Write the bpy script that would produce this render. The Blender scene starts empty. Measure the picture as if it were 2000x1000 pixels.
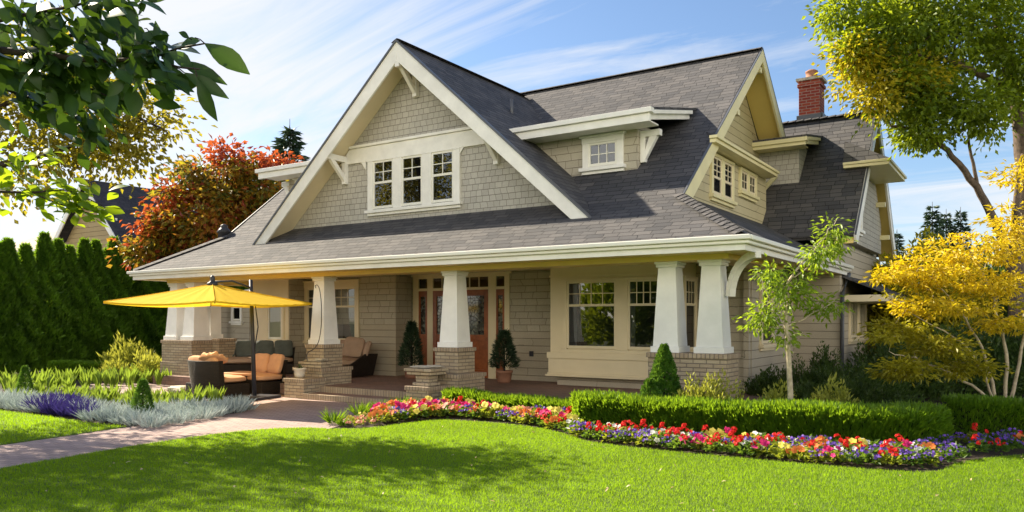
import bpy, bmesh, math, random
import numpy as np
from mathutils import Vector, Matrix
rad = math.radians
scene = bpy.context.scene
COL = scene.collection

# ------------------------------------------------------------------ camera, sky, sun, exposure
EYE = 1.6
SV, CV, FP = math.sin(rad(33.3)), math.cos(rad(33.3)), 1535.0
cam_d = bpy.data.cameras.new('camera'); cam = bpy.data.objects.new('camera', cam_d); COL.objects.link(cam)
cam.location = (0, 0, EYE); cam.rotation_euler = (rad(90), 0, rad(33.3))
cam_d.sensor_width = 36; cam_d.lens = FP / 2000 * 36; cam_d.shift_y = 0.063
cam_d.clip_start = 0.05; cam_d.clip_end = 3000
scene.camera = cam

SUN_EL = 35.5
sun_az = Vector((-0.999, 0.022, 0)).normalized()
sun_vec = Vector((sun_az.x * math.cos(rad(SUN_EL)), sun_az.y * math.cos(rad(SUN_EL)), math.sin(rad(SUN_EL))))
ld = bpy.data.lights.new('sun', 'SUN'); lo = bpy.data.objects.new('sun', ld); COL.objects.link(lo)
ld.energy = 5.0; ld.angle = rad(0.5); ld.color = (1.0, 0.88, 0.68)
lo.rotation_euler = sun_vec.to_track_quat('Z', 'Y').to_euler(); lo.location = (-30, 3, 25)

W = bpy.data.worlds.new('World'); scene.world = W; W.use_nodes = True
def build_world():
    nt = W.node_tree; nt.nodes.clear(); N = nt.nodes.new; L = nt.links.new
    out = N('ShaderNodeOutputWorld'); bg = N('ShaderNodeBackground'); bg.inputs[1].default_value = 0.066
    sky = N('ShaderNodeTexSky'); sky.sky_type = 'NISHITA'; sky.sun_disc = False
    sky.sun_elevation = rad(SUN_EL); sky.sun_rotation = math.atan2(sun_az.x, sun_az.y)
    sky.air_density = 1.0; sky.dust_density = 0.6; sky.ozone_density = 3.5
    tc = N('ShaderNodeTexCoord'); sep = N('ShaderNodeSeparateXYZ'); L(tc.outputs['Generated'], sep.inputs[0])
    def math_(op, a, b=None, clamp=False):
        m = N('ShaderNodeMath'); m.operation = op; m.use_clamp = clamp
        for i, v in enumerate((a, b)):
            if v is None: continue
            if isinstance(v, (int, float)): m.inputs[i].default_value = v
            else: L(v, m.inputs[i])
        return m.outputs[0]
    h = math_('ADD', math_('MAXIMUM', sep.outputs[2], 0.0), 0.22)
    cx = math_('DIVIDE', sep.outputs[0], h); cy = math_('DIVIDE', sep.outputs[1], h)
    cmb = N('ShaderNodeCombineXYZ'); L(cx, cmb.inputs[0]); L(cy, cmb.inputs[1])
    mp = N('ShaderNodeMapping'); L(cmb.outputs[0], mp.inputs[0])
    mp.inputs['Rotation'].default_value = (0, 0, rad(58)); mp.inputs['Scale'].default_value = (0.5, 2.0, 1)
    mp.inputs['Location'].default_value = (0.35, 0.2, 0.3)
    n1 = N('ShaderNodeTexNoise'); n1.inputs['Scale'].default_value = 2.0; n1.inputs['Detail'].default_value = 12
    n1.inputs['Roughness'].default_value = 0.62; n1.inputs['Distortion'].default_value = 0.9; L(mp.outputs[0], n1.inputs[0])
    n2 = N('ShaderNodeTexNoise'); n2.inputs['Scale'].default_value = 0.55; n2.inputs['Detail'].default_value = 3; L(cmb.outputs[0], n2.inputs[0])
    c = math_('ADD', math_('MULTIPLY', n1.outputs['Fac'], 0.65), math_('MULTIPLY', n2.outputs['Fac'], 0.5))
    # thicker cloud low down and towards the west (the sun's side)
    west = math_('MULTIPLY', math_('ADD', math_('MULTIPLY', sep.outputs[0], -1.0), -0.42), 0.22)
    west = math_('MAXIMUM', west, 0.0)
    low = math_('MULTIPLY', math_('SUBTRACT', 0.34, sep.outputs[2]), 0.26)
    c = math_('ADD', c, math_('ADD', west, low))
    rmp = N('ShaderNodeValToRGB'); L(c, rmp.inputs[0])
    rmp.color_ramp.elements[0].position = 0.57; rmp.color_ramp.elements[0].color = (0, 0, 0, 1)
    rmp.color_ramp.elements[1].position = 0.80; rmp.color_ramp.elements[1].color = (0.92, 0.92, 0.92, 1)
    mix = N('ShaderNodeMix'); mix.data_type = 'RGBA'
    # added unseen bright cloud behind the camera, brightens and warms the shaded walls
    dt = math_('ADD', math_('MULTIPLY', sep.outputs[0], 0.58), math_('MULTIPLY', sep.outputs[1], -0.81))
    fill_cloud = math_('MULTIPLY', math_('MULTIPLY', math_('SUBTRACT', dt, 0.15), 2.0, True), math_('MULTIPLY', math_('SUBTRACT', 0.62, sep.outputs[2]), 3.0, True))
    cov = math_('MAXIMUM', rmp.outputs[0], math_('MULTIPLY', fill_cloud, 0.92))
    cm = N('ShaderNodeMix'); cm.data_type = 'RGBA'; L(fill_cloud, cm.inputs[0]); cm.inputs[6].default_value = (5.3, 5.35, 5.5, 1); cm.inputs[7].default_value = (20.5, 18.8, 15.6, 1)
    L(cov, mix.inputs[0]); L(sky.outputs[0], mix.inputs[6]); L(cm.outputs[2], mix.inputs[7])
    L(mix.outputs[2], bg.inputs[0]); L(bg.outputs[0], out.inputs[0])
build_world()
vs = scene.view_settings
vs.view_transform = 'Standard'; vs.look = 'None'; vs.gamma = 1; vs.use_curve_mapping = False; vs.exposure = 1.47
scene.cycles.max_bounces = 8; scene.cycles.transparent_max_bounces = 10

# ------------------------------------------------------------------ helpers
def at(px, d, z=0.0):
    """A point d metres along the view direction, in the column px of the 2000 px wide photograph, at height z."""
    l = (px - 1000) / FP
    return Vector((d * (-SV + CV * l), d * (CV + SV * l), z))
def gp(px, py):
    return at(px, EYE * FP / (py - 626.0), 0)
def tag(o, label=None, cat=None, group=None, kind=None):
    if label: o['label'] = label
    if cat: o['category'] = cat
    if group: o['group'] = group
    if kind: o['kind'] = kind
    return o
def thing(name, label, cat, loc=(0, 0, 0), rz=0.0, group=None):
    o = bpy.data.objects.new(name, None); COL.objects.link(o)
    o.location = loc; o.rotation_euler = (0, 0, rz); o.empty_display_size = 0.2
    return tag(o, label, cat, group)
def link(name, me, mat=None, parent=None, world=False):
    """world=True: the mesh is in world coordinates under an Empty that stands elsewhere."""
    if mat is not None:
        for m in (mat if isinstance(mat, (list, tuple)) else [mat]): me.materials.append(m)
    o = bpy.data.objects.new(name, me); COL.objects.link(o)
    if parent is not None:
        o.parent = parent
        if world:
            p = parent; M = Matrix()
            M = Matrix.Translation(p.location) if p.type == 'EMPTY' else Matrix()
            o.matrix_parent_inverse = M.inverted()
    return o
def kids(o): return [c for c in COL.objects if c.parent == o]
def copy_tree(o, children, loc=None, rz=None, scale=None):
    r = o.copy(); COL.objects.link(r)
    if loc is not None: r.location = loc
    if rz is not None: r.rotation_euler = (0, 0, rz)
    if scale is not None: r.scale = scale if hasattr(scale, '__len__') else (scale,) * 3
    for ch in children:
        c = ch.copy(); COL.objects.link(c); c.parent = r
    return r

class MB:
    """collects polygons, builds ONE mesh object; uv in metres, u level and v up the face"""
    def __init__(s, T=None): s.v = []; s.f = []; s.m = []; s.T = T; s.mi = 0; s.smooth = []; s.sm = False
    def add(s, vs_, fs):
        b = len(s.v)
        for p in vs_: s.v.append(tuple(s.T(*p)) if s.T else tuple(p))
        for f in fs:
            s.f.append([b + i for i in f]); s.m.append(s.mi); s.smooth.append(s.sm)
    def box(s, x0, x1, y0, y1, z0, z1):
        if x0 > x1: x0, x1 = x1, x0
        if y0 > y1: y0, y1 = y1, y0
        s.add([(x0, y0, z0), (x1, y0, z0), (x1, y1, z0), (x0, y1, z0), (x0, y0, z1), (x1, y0, z1), (x1, y1, z1), (x0, y1, z1)],
              [(3, 2, 1, 0), (4, 5, 6, 7), (0, 1, 5, 4), (1, 2, 6, 5), (2, 3, 7, 6), (3, 0, 4, 7)])
    def taper(s, cx, cy, z0, z1, a0, b0, a1, b1):
        """square frustum: half sizes a (x), b (y) at the bottom and the top"""
        s.add([(cx - a0, cy - b0, z0), (cx + a0, cy - b0, z0), (cx + a0, cy + b0, z0), (cx - a0, cy + b0, z0),
               (cx - a1, cy - b1, z1), (cx + a1, cy - b1, z1), (cx + a1, cy + b1, z1), (cx - a1, cy + b1, z1)],
              [(3, 2, 1, 0), (4, 5, 6, 7), (0, 1, 5, 4), (1, 2, 6, 5), (2, 3, 7, 6), (3, 0, 4, 7)])
    def prism(s, poly, off):
        """planar polygon (3-d points) swept by the vector off"""
        n = len(poly); P = [Vector(p) for p in poly]; off = Vector(off)
        nrm = Vector((0, 0, 0))
        for i in range(n): nrm += (P[i] - P[0]).cross(P[(i + 1) % n] - P[0])
        if nrm.dot(off) > 0: P = P[::-1]
        s.add([p for p in P] + [p + off for p in P],
              [tuple(range(n)), tuple(range(2 * n - 1, n - 1, -1))] + [(j, i, n + i, n + j) for i, j in ((i, (i + 1) % n) for i in range(n))])
    def slab(s, poly, th):
        """roof slab: th metres thick below the polygon, measured along the normal"""
        P = [Vector(p) for p in poly]; nrm = Vector((0, 0, 0))
        for i in range(len(P)): nrm += (P[i] - P[0]).cross(P[(i + 1) % len(P)] - P[0])
        nrm.normalize()
        if nrm.z < 0: nrm = -nrm
        s.prism(poly, -nrm * th)
    def quad(s, *p): s.add(p, [tuple(range(len(p)))])
    def tube(s, pts, radii, n=6, cap=True):
        P = [Vector(p) for p in pts]; k = len(P)
        if not hasattr(radii, '__len__'): radii = [radii] * k
        vs_ = []; ref = Vector((0.13, 0.31, 0.94))
        for i in range(k):
            t = (P[min(i + 1, k - 1)] - P[max(i - 1, 0)]).normalized()
            a = t.cross(ref)
            if a.length < 0.05: a = t.cross(Vector((1, 0, 0)))
            a.normalize(); b = t.cross(a)
            for j in range(n):
                an = 2 * math.pi * j / n
                vs_.append(P[i] + (a * math.cos(an) + b * math.sin(an)) * radii[i])
        fs = []
        for i in range(k - 1):
            for j in range(n):
                fs.append((i * n + j, (i + 1) * n + j, (i + 1) * n + (j + 1) % n, i * n + (j + 1) % n))
        if cap: fs += [tuple(range(n)), tuple(range(k * n - 1, (k - 1) * n - 1, -1))]
        o = s.sm; s.sm = True; s.add(vs_, fs); s.sm = o
    def lathe(s, prof, cx=0, cy=0, n=20):
        vs_ = []; k = len(prof)
        for r, z in prof:
            for j in range(n):
                an = 2 * math.pi * j / n; vs_.append((cx + r * math.cos(an), cy + r * math.sin(an), z))
        fs = [(i * n + j, i * n + (j + 1) % n, (i + 1) * n + (j + 1) % n, (i + 1) * n + j) for i in range(k - 1) for j in range(n)]
        fs += [tuple(range(n - 1, -1, -1)), tuple(range((k - 1) * n, k * n))]
        o = s.sm; s.sm = True; s.add(vs_, fs); s.sm = o
    def build(s, name, mat, parent=None, world=False, bevel=0.0):
        me = bpy.data.meshes.new(name); me.from_pydata(s.v, [], s.f)
        me.polygons.foreach_set('material_index', s.m); me.polygons.foreach_set('use_smooth', s.smooth)
        uv = me.uv_layers.new(name='UVMap').data
        for p in me.polygons:
            n = p.normal
            if abs(n.z) > 0.97: u, v = Vector((1, 0, 0)), Vector((0, 1, 0))
            else:
                u = Vector((-n.y, n.x, 0)).normalized(); v = n.cross(u)
            for li in p.loop_indices:
                co = me.vertices[me.loops[li].vertex_index].co
                uv[li].uv = (co.dot(u), co.dot(v))
        o = link(name, me, mat, parent, world)
        if bevel:
            b = o.modifiers.new('edge', 'BEVEL'); b.width = bevel; b.segments = 2; b.limit_method = 'ANGLE'; b.angle_limit = rad(40)
        return o

# ------------------------------------------------------------------ materials
def newmat(name):
    m = bpy.data.materials.new(name); m.use_nodes = True
    nt = m.node_tree; b = nt.nodes['Principled BSDF']
    return m, nt, b
def rgb(c): return (c[0], c[1], c[2], 1)
def mixn(nt, fac, a, b):
    mx = nt.nodes.new('ShaderNodeMix'); mx.data_type = 'RGBA'
    for i, v in ((0, fac), (6, a), (7, b)):
        if isinstance(v, bpy.types.NodeSocket): nt.links.new(v, mx.inputs[i])
        elif i == 0: mx.inputs[0].default_value = v
        else: mx.inputs[i].default_value = rgb(v)
    return mx.outputs[2]
def noise(nt, scale, detail=4, rough=0.55, coord='Object', dist=0.0, stretch=None):
    tc = nt.nodes.new('ShaderNodeTexCoord'); n = nt.nodes.new('ShaderNodeTexNoise')
    n.inputs['Scale'].default_value = scale; n.inputs['Detail'].default_value = detail
    n.inputs['Roughness'].default_value = rough; n.inputs['Distortion'].default_value = dist
    src = tc.outputs[coord]
    if stretch:
        mp = nt.nodes.new('ShaderNodeMapping'); mp.inputs['Scale'].default_value = stretch
        nt.links.new(src, mp.inputs[0]); src = mp.outputs[0]
    nt.links.new(src, n.inputs['Vector'])
    return n.outputs['Fac']
def ramp(nt, fac, p0, p1, c0=(0, 0, 0), c1=(1, 1, 1)):
    r = nt.nodes.new('ShaderNodeValToRGB'); nt.links.new(fac, r.inputs[0])
    r.color_ramp.elements[0].position = p0; r.color_ramp.elements[0].color = rgb(c0)
    r.color_ramp.elements[1].position = p1; r.color_ramp.elements[1].color = rgb(c1)
    return r.outputs[0]
def bump(nt, b, height, strength, dist=0.01, prev=None):
    n = nt.nodes.new('ShaderNodeBump'); n.inputs['Strength'].default_value = strength; n.inputs['Distance'].default_value = dist
    nt.links.new(height, n.inputs['Height'])
    if prev is not None: nt.links.new(prev, n.inputs['Normal'])
    nt.links.new(n.outputs[0], b.inputs['Normal'])
    return n.outputs[0]
def plain(name, col, rough=0.5, var=0.12, scale=3.0, bmp=0.08, bscale=40, spec=0.4, metal=0.0):
    m, nt, b = newmat(name)
    f = ramp(nt, noise(nt, scale, 6, 0.6), 0.3, 0.7)
    lo_ = tuple(c * (1 - var) for c in col); hi_ = tuple(min(1, c * (1 + var * 0.6)) for c in col)
    nt.links.new(mixn(nt, f, lo_, hi_), b.inputs['Base Color'])
    b.inputs['Roughness'].default_value = rough; b.inputs['Specular IOR Level'].default_value = spec; b.inputs['Metallic'].default_value = metal
    if bmp: bump(nt, b, noise(nt, bscale, 4), bmp, 0.01)
    return m
def coursed(name, c1, c2, mortar, w, h, gap, offs=0.5, bmp=0.6, rough=0.8, jitter=0.0, weather=0.15, rot=0.0, bias=0.0, depth=0.012, saw=0.0):
    """bricks, shingles, pavers or boards in courses: Brick Texture over the metre uv"""
    m, nt, b = newmat(name); N = nt.nodes.new; L = nt.links.new
    tc = N('ShaderNodeTexCoord'); vec = tc.outputs['UV']
    if rot:
        mp = N('ShaderNodeMapping'); mp.inputs['Rotation'].default_value = (0, 0, rot); L(vec, mp.inputs[0]); vec = mp.outputs[0]
    if jitter:
        sp = N('ShaderNodeSeparateXYZ'); L(vec, sp.inputs[0])
        fl = N('ShaderNodeMath'); fl.operation = 'DIVIDE'; L(sp.outputs[1], fl.inputs[0]); fl.inputs[1].default_value = h
        fl2 = N('ShaderNodeMath'); fl2.operation = 'FLOOR'; L(fl.outputs[0], fl2.inputs[0])
        wn = N('ShaderNodeTexWhiteNoise'); wn.noise_dimensions = '1D'; L(fl2.outputs[0], wn.inputs['W'])
        nz = N('ShaderNodeTexNoise'); nz.inputs['Scale'].default_value = 2.2; nz.inputs['Detail'].default_value = 1; L(vec, nz.inputs['Vector'])
        a = N('ShaderNodeMath'); a.operation = 'MULTIPLY_ADD'; L(wn.outputs['Value'], a.inputs[0]); a.inputs[1].default_value = w * jitter; L(sp.outputs[0], a.inputs[2])
        a2 = N('ShaderNodeMath'); a2.operation = 'MULTIPLY_ADD'; L(nz.outputs['Fac'], a2.inputs[0]); a2.inputs[1].default_value = w * jitter * 1.2; L(a.outputs[0], a2.inputs[2])
        cb = N('ShaderNodeCombineXYZ'); L(a2.outputs[0], cb.inputs[0]); L(sp.outputs[1], cb.inputs[1]); vec = cb.outputs[0]
    bt = N('ShaderNodeTexBrick'); L(vec, bt.inputs['Vector'])
    bt.offset = offs; bt.inputs['Scale'].default_value = 1; bt.inputs['Brick Width'].default_value = w; bt.inputs['Row Height'].default_value = h
    bt.inputs['Mortar Size'].default_value = gap; bt.inputs['Mortar Smooth'].default_value = 0.25; bt.inputs['Bias'].default_value = bias
    bt.inputs['Color1'].default_value = rgb(c1); bt.inputs['Color2'].default_value = rgb(c2); bt.inputs['Mortar'].default_value = rgb(mortar)
    wv = ramp(nt, noise(nt, 0.8, 7, 0.65), 0.3, 0.75, (1 - weather,) * 3, (1 + weather * 0.5,) * 3)
    mul = N('ShaderNodeMix'); mul.data_type = 'RGBA'; mul.blend_type = 'MULTIPLY'; mul.inputs[0].default_value = 1
    L(bt.outputs['Color'], mul.inputs[6]); L(wv, mul.inputs[7]); 
    fine = ramp(nt, noise(nt, 60, 3, 0.6), 0.25, 0.75, (0.85,) * 3, (1.12,) * 3)
    mul2 = N('ShaderNodeMix'); mul2.data_type = 'RGBA'; mul2.blend_type = 'MULTIPLY'; mul2.inputs[0].default_value = 1
    L(mul.outputs[2], mul2.inputs[6]); L(fine, mul2.inputs[7]); L(mul2.outputs[2], b.inputs['Base Color'])
    inv = N('ShaderNodeMath'); inv.operation = 'SUBTRACT'; inv.inputs[0].default_value = 1; L(bt.outputs['Fac'], inv.inputs[1])
    hgt = inv.outputs[0]
    if saw:   # each course leans out at its lower edge
        sp2 = N('ShaderNodeSeparateXYZ'); L(vec, sp2.inputs[0])
        d_ = N('ShaderNodeMath'); d_.operation = 'DIVIDE'; L(sp2.outputs[1], d_.inputs[0]); d_.inputs[1].default_value = h
        fr = N('ShaderNodeMath'); fr.operation = 'FRACT'; L(d_.outputs[0], fr.inputs[0])
        ma = N('ShaderNodeMath'); ma.operation = 'MULTIPLY_ADD'; L(fr.outputs[0], ma.inputs[0]); ma.inputs[1].default_value = -saw; L(hgt, ma.inputs[2]); hgt = ma.outputs[0]
    p = bump(nt, b, hgt, bmp, depth)
    bump(nt, b, noise(nt, 90, 3), 0.15, 0.004, p)
    b.inputs['Roughness'].default_value = rough; b.inputs['Specular IOR Level'].default_value = 0.25
    return m
def leafmat(name, c0, c1, trans=0.45, tcol=None, rough=0.45, spec=0.35):
    m, nt, b = newmat(name); N = nt.nodes.new; L = nt.links.new
    at_ = N('ShaderNodeAttribute'); at_.attribute_name = 'var'
    c = mixn(nt, at_.outputs['Fac'], c0, c1); L(c, b.inputs['Base Color'])
    b.inputs['Roughness'].default_value = rough; b.inputs['Specular IOR Level'].default_value = spec
    if trans:
        tr = N('ShaderNodeBsdfTranslucent')
        if tcol: L(mixn(nt, at_.outputs['Fac'], tuple(x * 0.75 for x in tcol), tcol), tr.inputs[0])
        else:
            hs = N('ShaderNodeHueSaturation'); hs.inputs['Value'].default_value = 2.0; hs.inputs['Hue'].default_value = 0.485; L(c, hs.inputs['Color']); L(hs.outputs[0], tr.inputs[0])
        ms = N('ShaderNodeMixShader'); ms.inputs[0].default_value = trans
        L(b.outputs[0], ms.inputs[1]); L(tr.outputs[0], ms.inputs[2]); L(ms.outputs[0], nt.nodes['Material Output'].inputs[0])
    return m
def glassmat():
    m, nt, b = newmat('window_glass'); N = nt.nodes.new; L = nt.links.new
    tr = N('ShaderNodeBsdfTransparent'); tr.inputs[0].default_value = (0.75, 0.8, 0.8, 1)
    gl = N('ShaderNodeBsdfGlossy'); gl.inputs['Roughness'].default_value = 0.015
    fr = N('ShaderNodeFresnel'); fr.inputs[0].default_value = 2.3
    nz = noise(nt, 1.6, 2); bp = N('ShaderNodeBump'); bp.inputs['Strength'].default_value = 0.012; bp.inputs['Distance'].default_value = 0.05; L(nz, bp.inputs['Height'])
    L(bp.outputs[0], gl.inputs['Normal'])
    ms = N('ShaderNodeMixShader'); L(fr.outputs[0], ms.inputs[0]); L(tr.outputs[0], ms.inputs[1]); L(gl.outputs[0], ms.inputs[2])
    L(ms.outputs[0], nt.nodes['Material Output'].inputs[0]); return m

M = {}
M['trim'] = plain('white_trim_paint', (0.84, 0.82, 0.77), 0.45, 0.12, 2.5, 0.12, 18)
M['cream'] = plain('cream_trim_paint', (0.78, 0.67, 0.46), 0.42, 0.06, 1.5, 0.03)
M['soffit'] = plain('soffit_paint_warm_glow', (0.80, 0.61, 0.20), 0.45, 0.05, 1.2, 0.03)  # yellow glow reflected up from the sunlit ground is put into this colour
M['column'] = plain('white_column_paint', (0.85, 0.84, 0.82), 0.5, 0.10, 2.2, 0.12, 20)
M['gutter'] = plain('white_gutter_paint', (0.82, 0.80, 0.72), 0.3, 0.04, 2.0, 0.0)
M['shingle'] = coursed('wall_shingles', (0.44, 0.415, 0.37), (0.51, 0.485, 0.43), (0.21, 0.19, 0.17), 0.155, 0.125, 0.0045, 0.5, 0.7, 0.8, 0.8, 0.12, saw=0.8)
M['shingle_wide'] = coursed('wall_shingles_broad', (0.45, 0.405, 0.32), (0.50, 0.455, 0.36), (0.2, 0.17, 0.13), 0.36, 0.15, 0.005, 0.5, 0.7, 0.8, 0.6, 0.10, saw=0.8)
M['siding'] = coursed('lap_siding', (0.45, 0.395, 0.30), (0.48, 0.42, 0.325), (0.17, 0.15, 0.115), 3.4, 0.17, 0.005, 0.37, 0.8, 0.7, 0.3, 0.12, saw=1.0)
M['roof'] = coursed('asphalt_roof_shingles', (0.062, 0.062, 0.068), (0.112, 0.106, 0.107), (0.026, 0.026, 0.029), 0.30, 0.145, 0.007, 0.37, 1.0, 0.85, 0.6, 0.22, saw=1.3, depth=0.018)
M['brick'] = coursed('buff_brick', (0.50, 0.41, 0.29), (0.40, 0.31, 0.21), (0.22, 0.18, 0.14), 0.215, 0.066, 0.008, 0.5, 0.8, 0.85, 0.0, 0.2)
M['soldier'] = coursed('buff_brick_on_end', (0.48, 0.38, 0.27), (0.38, 0.29, 0.20), (0.20, 0.16, 0.13), 0.07, 0.4, 0.008, 0.0, 0.8, 0.85, 0.0, 0.2)
M['redbrick'] = coursed('red_chimney_brick', (0.40, 0.075, 0.04), (0.28, 0.04, 0.03), (0.40, 0.24, 0.19), 0.22, 0.075, 0.011, 0.5, 0.7, 0.85, 0.0, 0.25)
M['paver'] = coursed('pink_brick_pavers', (0.47, 0.34, 0.30), (0.37, 0.265, 0.245), (0.17, 0.13, 0.12), 0.21, 0.105, 0.006, 0.5, 0.5, 0.8, 0.0, 0.25, rot=rad(-24))
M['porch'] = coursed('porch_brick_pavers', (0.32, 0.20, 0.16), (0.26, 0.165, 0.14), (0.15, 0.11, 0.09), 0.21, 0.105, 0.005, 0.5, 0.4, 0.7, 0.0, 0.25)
M['stone'] = plain('pale_weathered_stone', (0.55, 0.49, 0.39), 0.85, 0.35, 9, 0.5, 25)
M['wood'] = plain('stained_red_wood', (0.30, 0.085, 0.025), 0.35, 0.35, 6, 0.1, 30)
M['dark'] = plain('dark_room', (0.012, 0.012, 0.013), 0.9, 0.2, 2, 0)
M['curtain'] = plain('grey_curtain', (0.16, 0.16, 0.18), 0.9, 0.25, 4, 0.1)
M['sash'] = plain('cream_sash_paint', (0.78, 0.68, 0.48), 0.4, 0.04, 2, 0)
M['sashw'] = plain('white_sash_paint', (0.80, 0.78, 0.70), 0.4, 0.04, 2, 0)
M['glass'] = glassmat()
M['metal'] = plain('dark_metal', (0.035, 0.035, 0.045), 0.45, 0.2, 5, 0.05)
M['flash'] = plain('lead_flashing', (0.10, 0.105, 0.12), 0.4, 0.2, 5, 0.05)
M['wicker'] = coursed('dark_brown_wicker', (0.035, 0.027, 0.022), (0.055, 0.04, 0.032), (0.008, 0.006, 0.005), 0.05, 0.014, 0.002, 0.5, 0.8, 0.5, 0, 0.2)
M['cushion'] = plain('salmon_cushion_fabric', (0.58, 0.32, 0.18), 0.9, 0.12, 6, 0.3, 12)
M['taupe'] = plain('taupe_cushion_fabric', (0.42, 0.29, 0.21), 0.9, 0.12, 6, 0.3, 12)
M['greycush'] = plain('grey_cushion_fabric', (0.10, 0.115, 0.105), 0.9, 0.2, 6, 0.3, 12)
M['terracotta'] = plain('clay_pot', (0.33, 0.16, 0.10), 0.8, 0.2, 6, 0.2)
M['whitepot'] = plain('glazed_white_pot', (0.75, 0.68, 0.58), 0.35, 0.1, 6, 0.05)
M['soil'] = plain('dark_bark_mulch', (0.045, 0.03, 0.02), 0.95, 0.5, 25, 0.9, 60)
M['ground'] = plain('rough_ground', (0.05, 0.065, 0.022), 0.95, 0.4, 2, 0.6, 30)
M['lawn'] = plain('lawn_turf', (0.075, 0.13, 0.008), 0.95, 0.35, 1.2, 0.9, 80)
M['bark'] = plain('grey_brown_bark', (0.13, 0.095, 0.07), 0.9, 0.45, 12, 0.8, 30)
M['darkbark'] = plain('dark_bark', (0.045, 0.032, 0.028), 0.9, 0.4, 12, 0.8, 30)
M['palebark'] = plain('pale_birch_bark', (0.45, 0.38, 0.27), 0.8, 0.35, 14, 0.5, 25)
M['tan'] = coursed('tan_neighbour_siding', (0.42, 0.32, 0.17), (0.44, 0.34, 0.19), (0.2, 0.15, 0.08), 4.0, 0.22, 0.008, 0.4, 0.8, 0.7, 0.2, 0.1, saw=1.0)
M['nroof'] = coursed('slate_grey_roof', (0.035, 0.035, 0.045), (0.055, 0.053, 0.062), (0.015, 0.015, 0.02), 0.3, 0.16, 0.006, 0.4, 0.8, 0.85, 0.8, 0.2)
M['nroof2'] = coursed('pinkish_roof', (0.36, 0.26, 0.24), (0.42, 0.31, 0.28), (0.2, 0.15, 0.14), 0.3, 0.16, 0.006, 0.4, 0.8, 0.85, 0.8, 0.2)
M['siding_bounce'] = coursed('gable_siding_warm_bounce', (0.54, 0.47, 0.29), (0.57, 0.50, 0.32), (0.2, 0.17, 0.10), 3.4, 0.17, 0.005, 0.37, 0.8, 0.7, 0.3, 0.12, saw=1.0)  # siding with warm light bounced off yellow trees put into its colour
M['trim_bounce'] = plain('trim_paint_warm_bounce', (0.80, 0.72, 0.42), 0.42, 0.08, 2.0, 0.08, 18)  # trim tinted yellow to hold light reflected from the yellow trees
# foliage
M['grass'] = leafmat('grass_blades', (0.065, 0.13, 0.005), (0.135, 0.21, 0.007), 0.50, (0.44, 0.70, 0.012), 0.5, 0.25)
M['thuja'] = leafmat('arborvitae_green', (0.020, 0.058, 0.008), (0.10, 0.20, 0.016), 0.42, (0.30, 0.50, 0.02))
M['box'] = leafmat('clipped_hedge_green', (0.03, 0.085, 0.006), (0.09, 0.18, 0.010), 0.45, (0.36, 0.56, 0.02))
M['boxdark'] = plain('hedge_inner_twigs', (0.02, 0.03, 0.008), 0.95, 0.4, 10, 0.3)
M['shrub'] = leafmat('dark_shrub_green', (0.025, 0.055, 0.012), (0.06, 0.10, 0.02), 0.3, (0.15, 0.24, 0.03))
M['limeshrub'] = leafmat('yellow_green_shrub', (0.16, 0.20, 0.025), (0.34, 0.36, 0.06), 0.4, (0.5, 0.5, 0.06))
M['topiary'] = leafmat('topiary_green', (0.025, 0.085, 0.012), (0.07, 0.17, 0.02), 0.3, (0.2, 0.36, 0.03))
M['conifer'] = leafmat('spruce_needles', (0.015, 0.035, 0.020), (0.04, 0.075, 0.035), 0.15, (0.06, 0.10, 0.04))
M['dogwood'] = leafmat('autumn_leaves_orange_green', (0.30, 0.035, 0.02), (0.24, 0.17, 0.015), 0.5, (0.85, 0.45, 0.02))
def leafmat3(name, cols, trans):
    m = leafmat(name, (0, 0, 0), (1, 1, 1), trans, (1, 1, 1)); nt = m.node_tree; a = [n for n in nt.nodes if n.type == 'ATTRIBUTE'][0]
    for tgt, f in ((nt.nodes['Principled BSDF'].inputs['Base Color'], 1.0), ([n for n in nt.nodes if n.type == 'BSDF_TRANSLUCENT'][0].inputs[0], 2.2)):
        r = nt.nodes.new('ShaderNodeValToRGB'); nt.links.new(a.outputs['Fac'], r.inputs[0]); e = r.color_ramp.elements
        while len(e) < len(cols): e.new(0.5)
        for i, c in enumerate(cols): e[i].position = i / (len(cols) - 1); e[i].color = rgb([min(0.95, x * f) for x in c])
        nt.links.new(r.outputs[0], tgt)
    return m
M['dogwood'] = leafmat3('autumn_leaves_mixed', [(0.05, 0.07, 0.010), (0.12, 0.11, 0.012), (0.22, 0.155, 0.012), (0.25, 0.12, 0.012), (0.22, 0.045, 0.016)], 0.40)
M['dogwoodred'] = leafmat('autumn_leaves_red', (0.20, 0.02, 0.025), (0.36, 0.09, 0.02), 0.4, (0.65, 0.14, 0.03))
M['maple'] = leafmat('yellow_maple_leaves', (0.38, 0.29, 0.012), (0.70, 0.53, 0.02), 0.40, (0.92, 0.71, 0.012))
M['mapledark'] = leafmat('olive_maple_leaves', (0.14, 0.15, 0.012), (0.36, 0.32, 0.016), 0.4, (0.60, 0.54, 0.02))
M['bigtree'] = leafmat('large_tree_leaves', (0.04, 0.085, 0.008), (0.17, 0.23, 0.014), 0.42, (0.50, 0.60, 0.02))
M['bigyellow'] = leafmat('large_tree_leaves_yellow', (0.26, 0.26, 0.015), (0.46, 0.36, 0.02), 0.45, (0.80, 0.66, 0.02))
M['airy'] = leafmat('backlit_yellow_leaves', (0.04, 0.06, 0.012), (0.22, 0.19, 0.018), 0.42, (0.58, 0.50, 0.03))
M['front'] = leafmat('glossy_dark_leaves', (0.012, 0.034, 0.006), (0.034, 0.075, 0.012), 0.16, (0.15, 0.28, 0.02), 0.4, 0.3)
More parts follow.
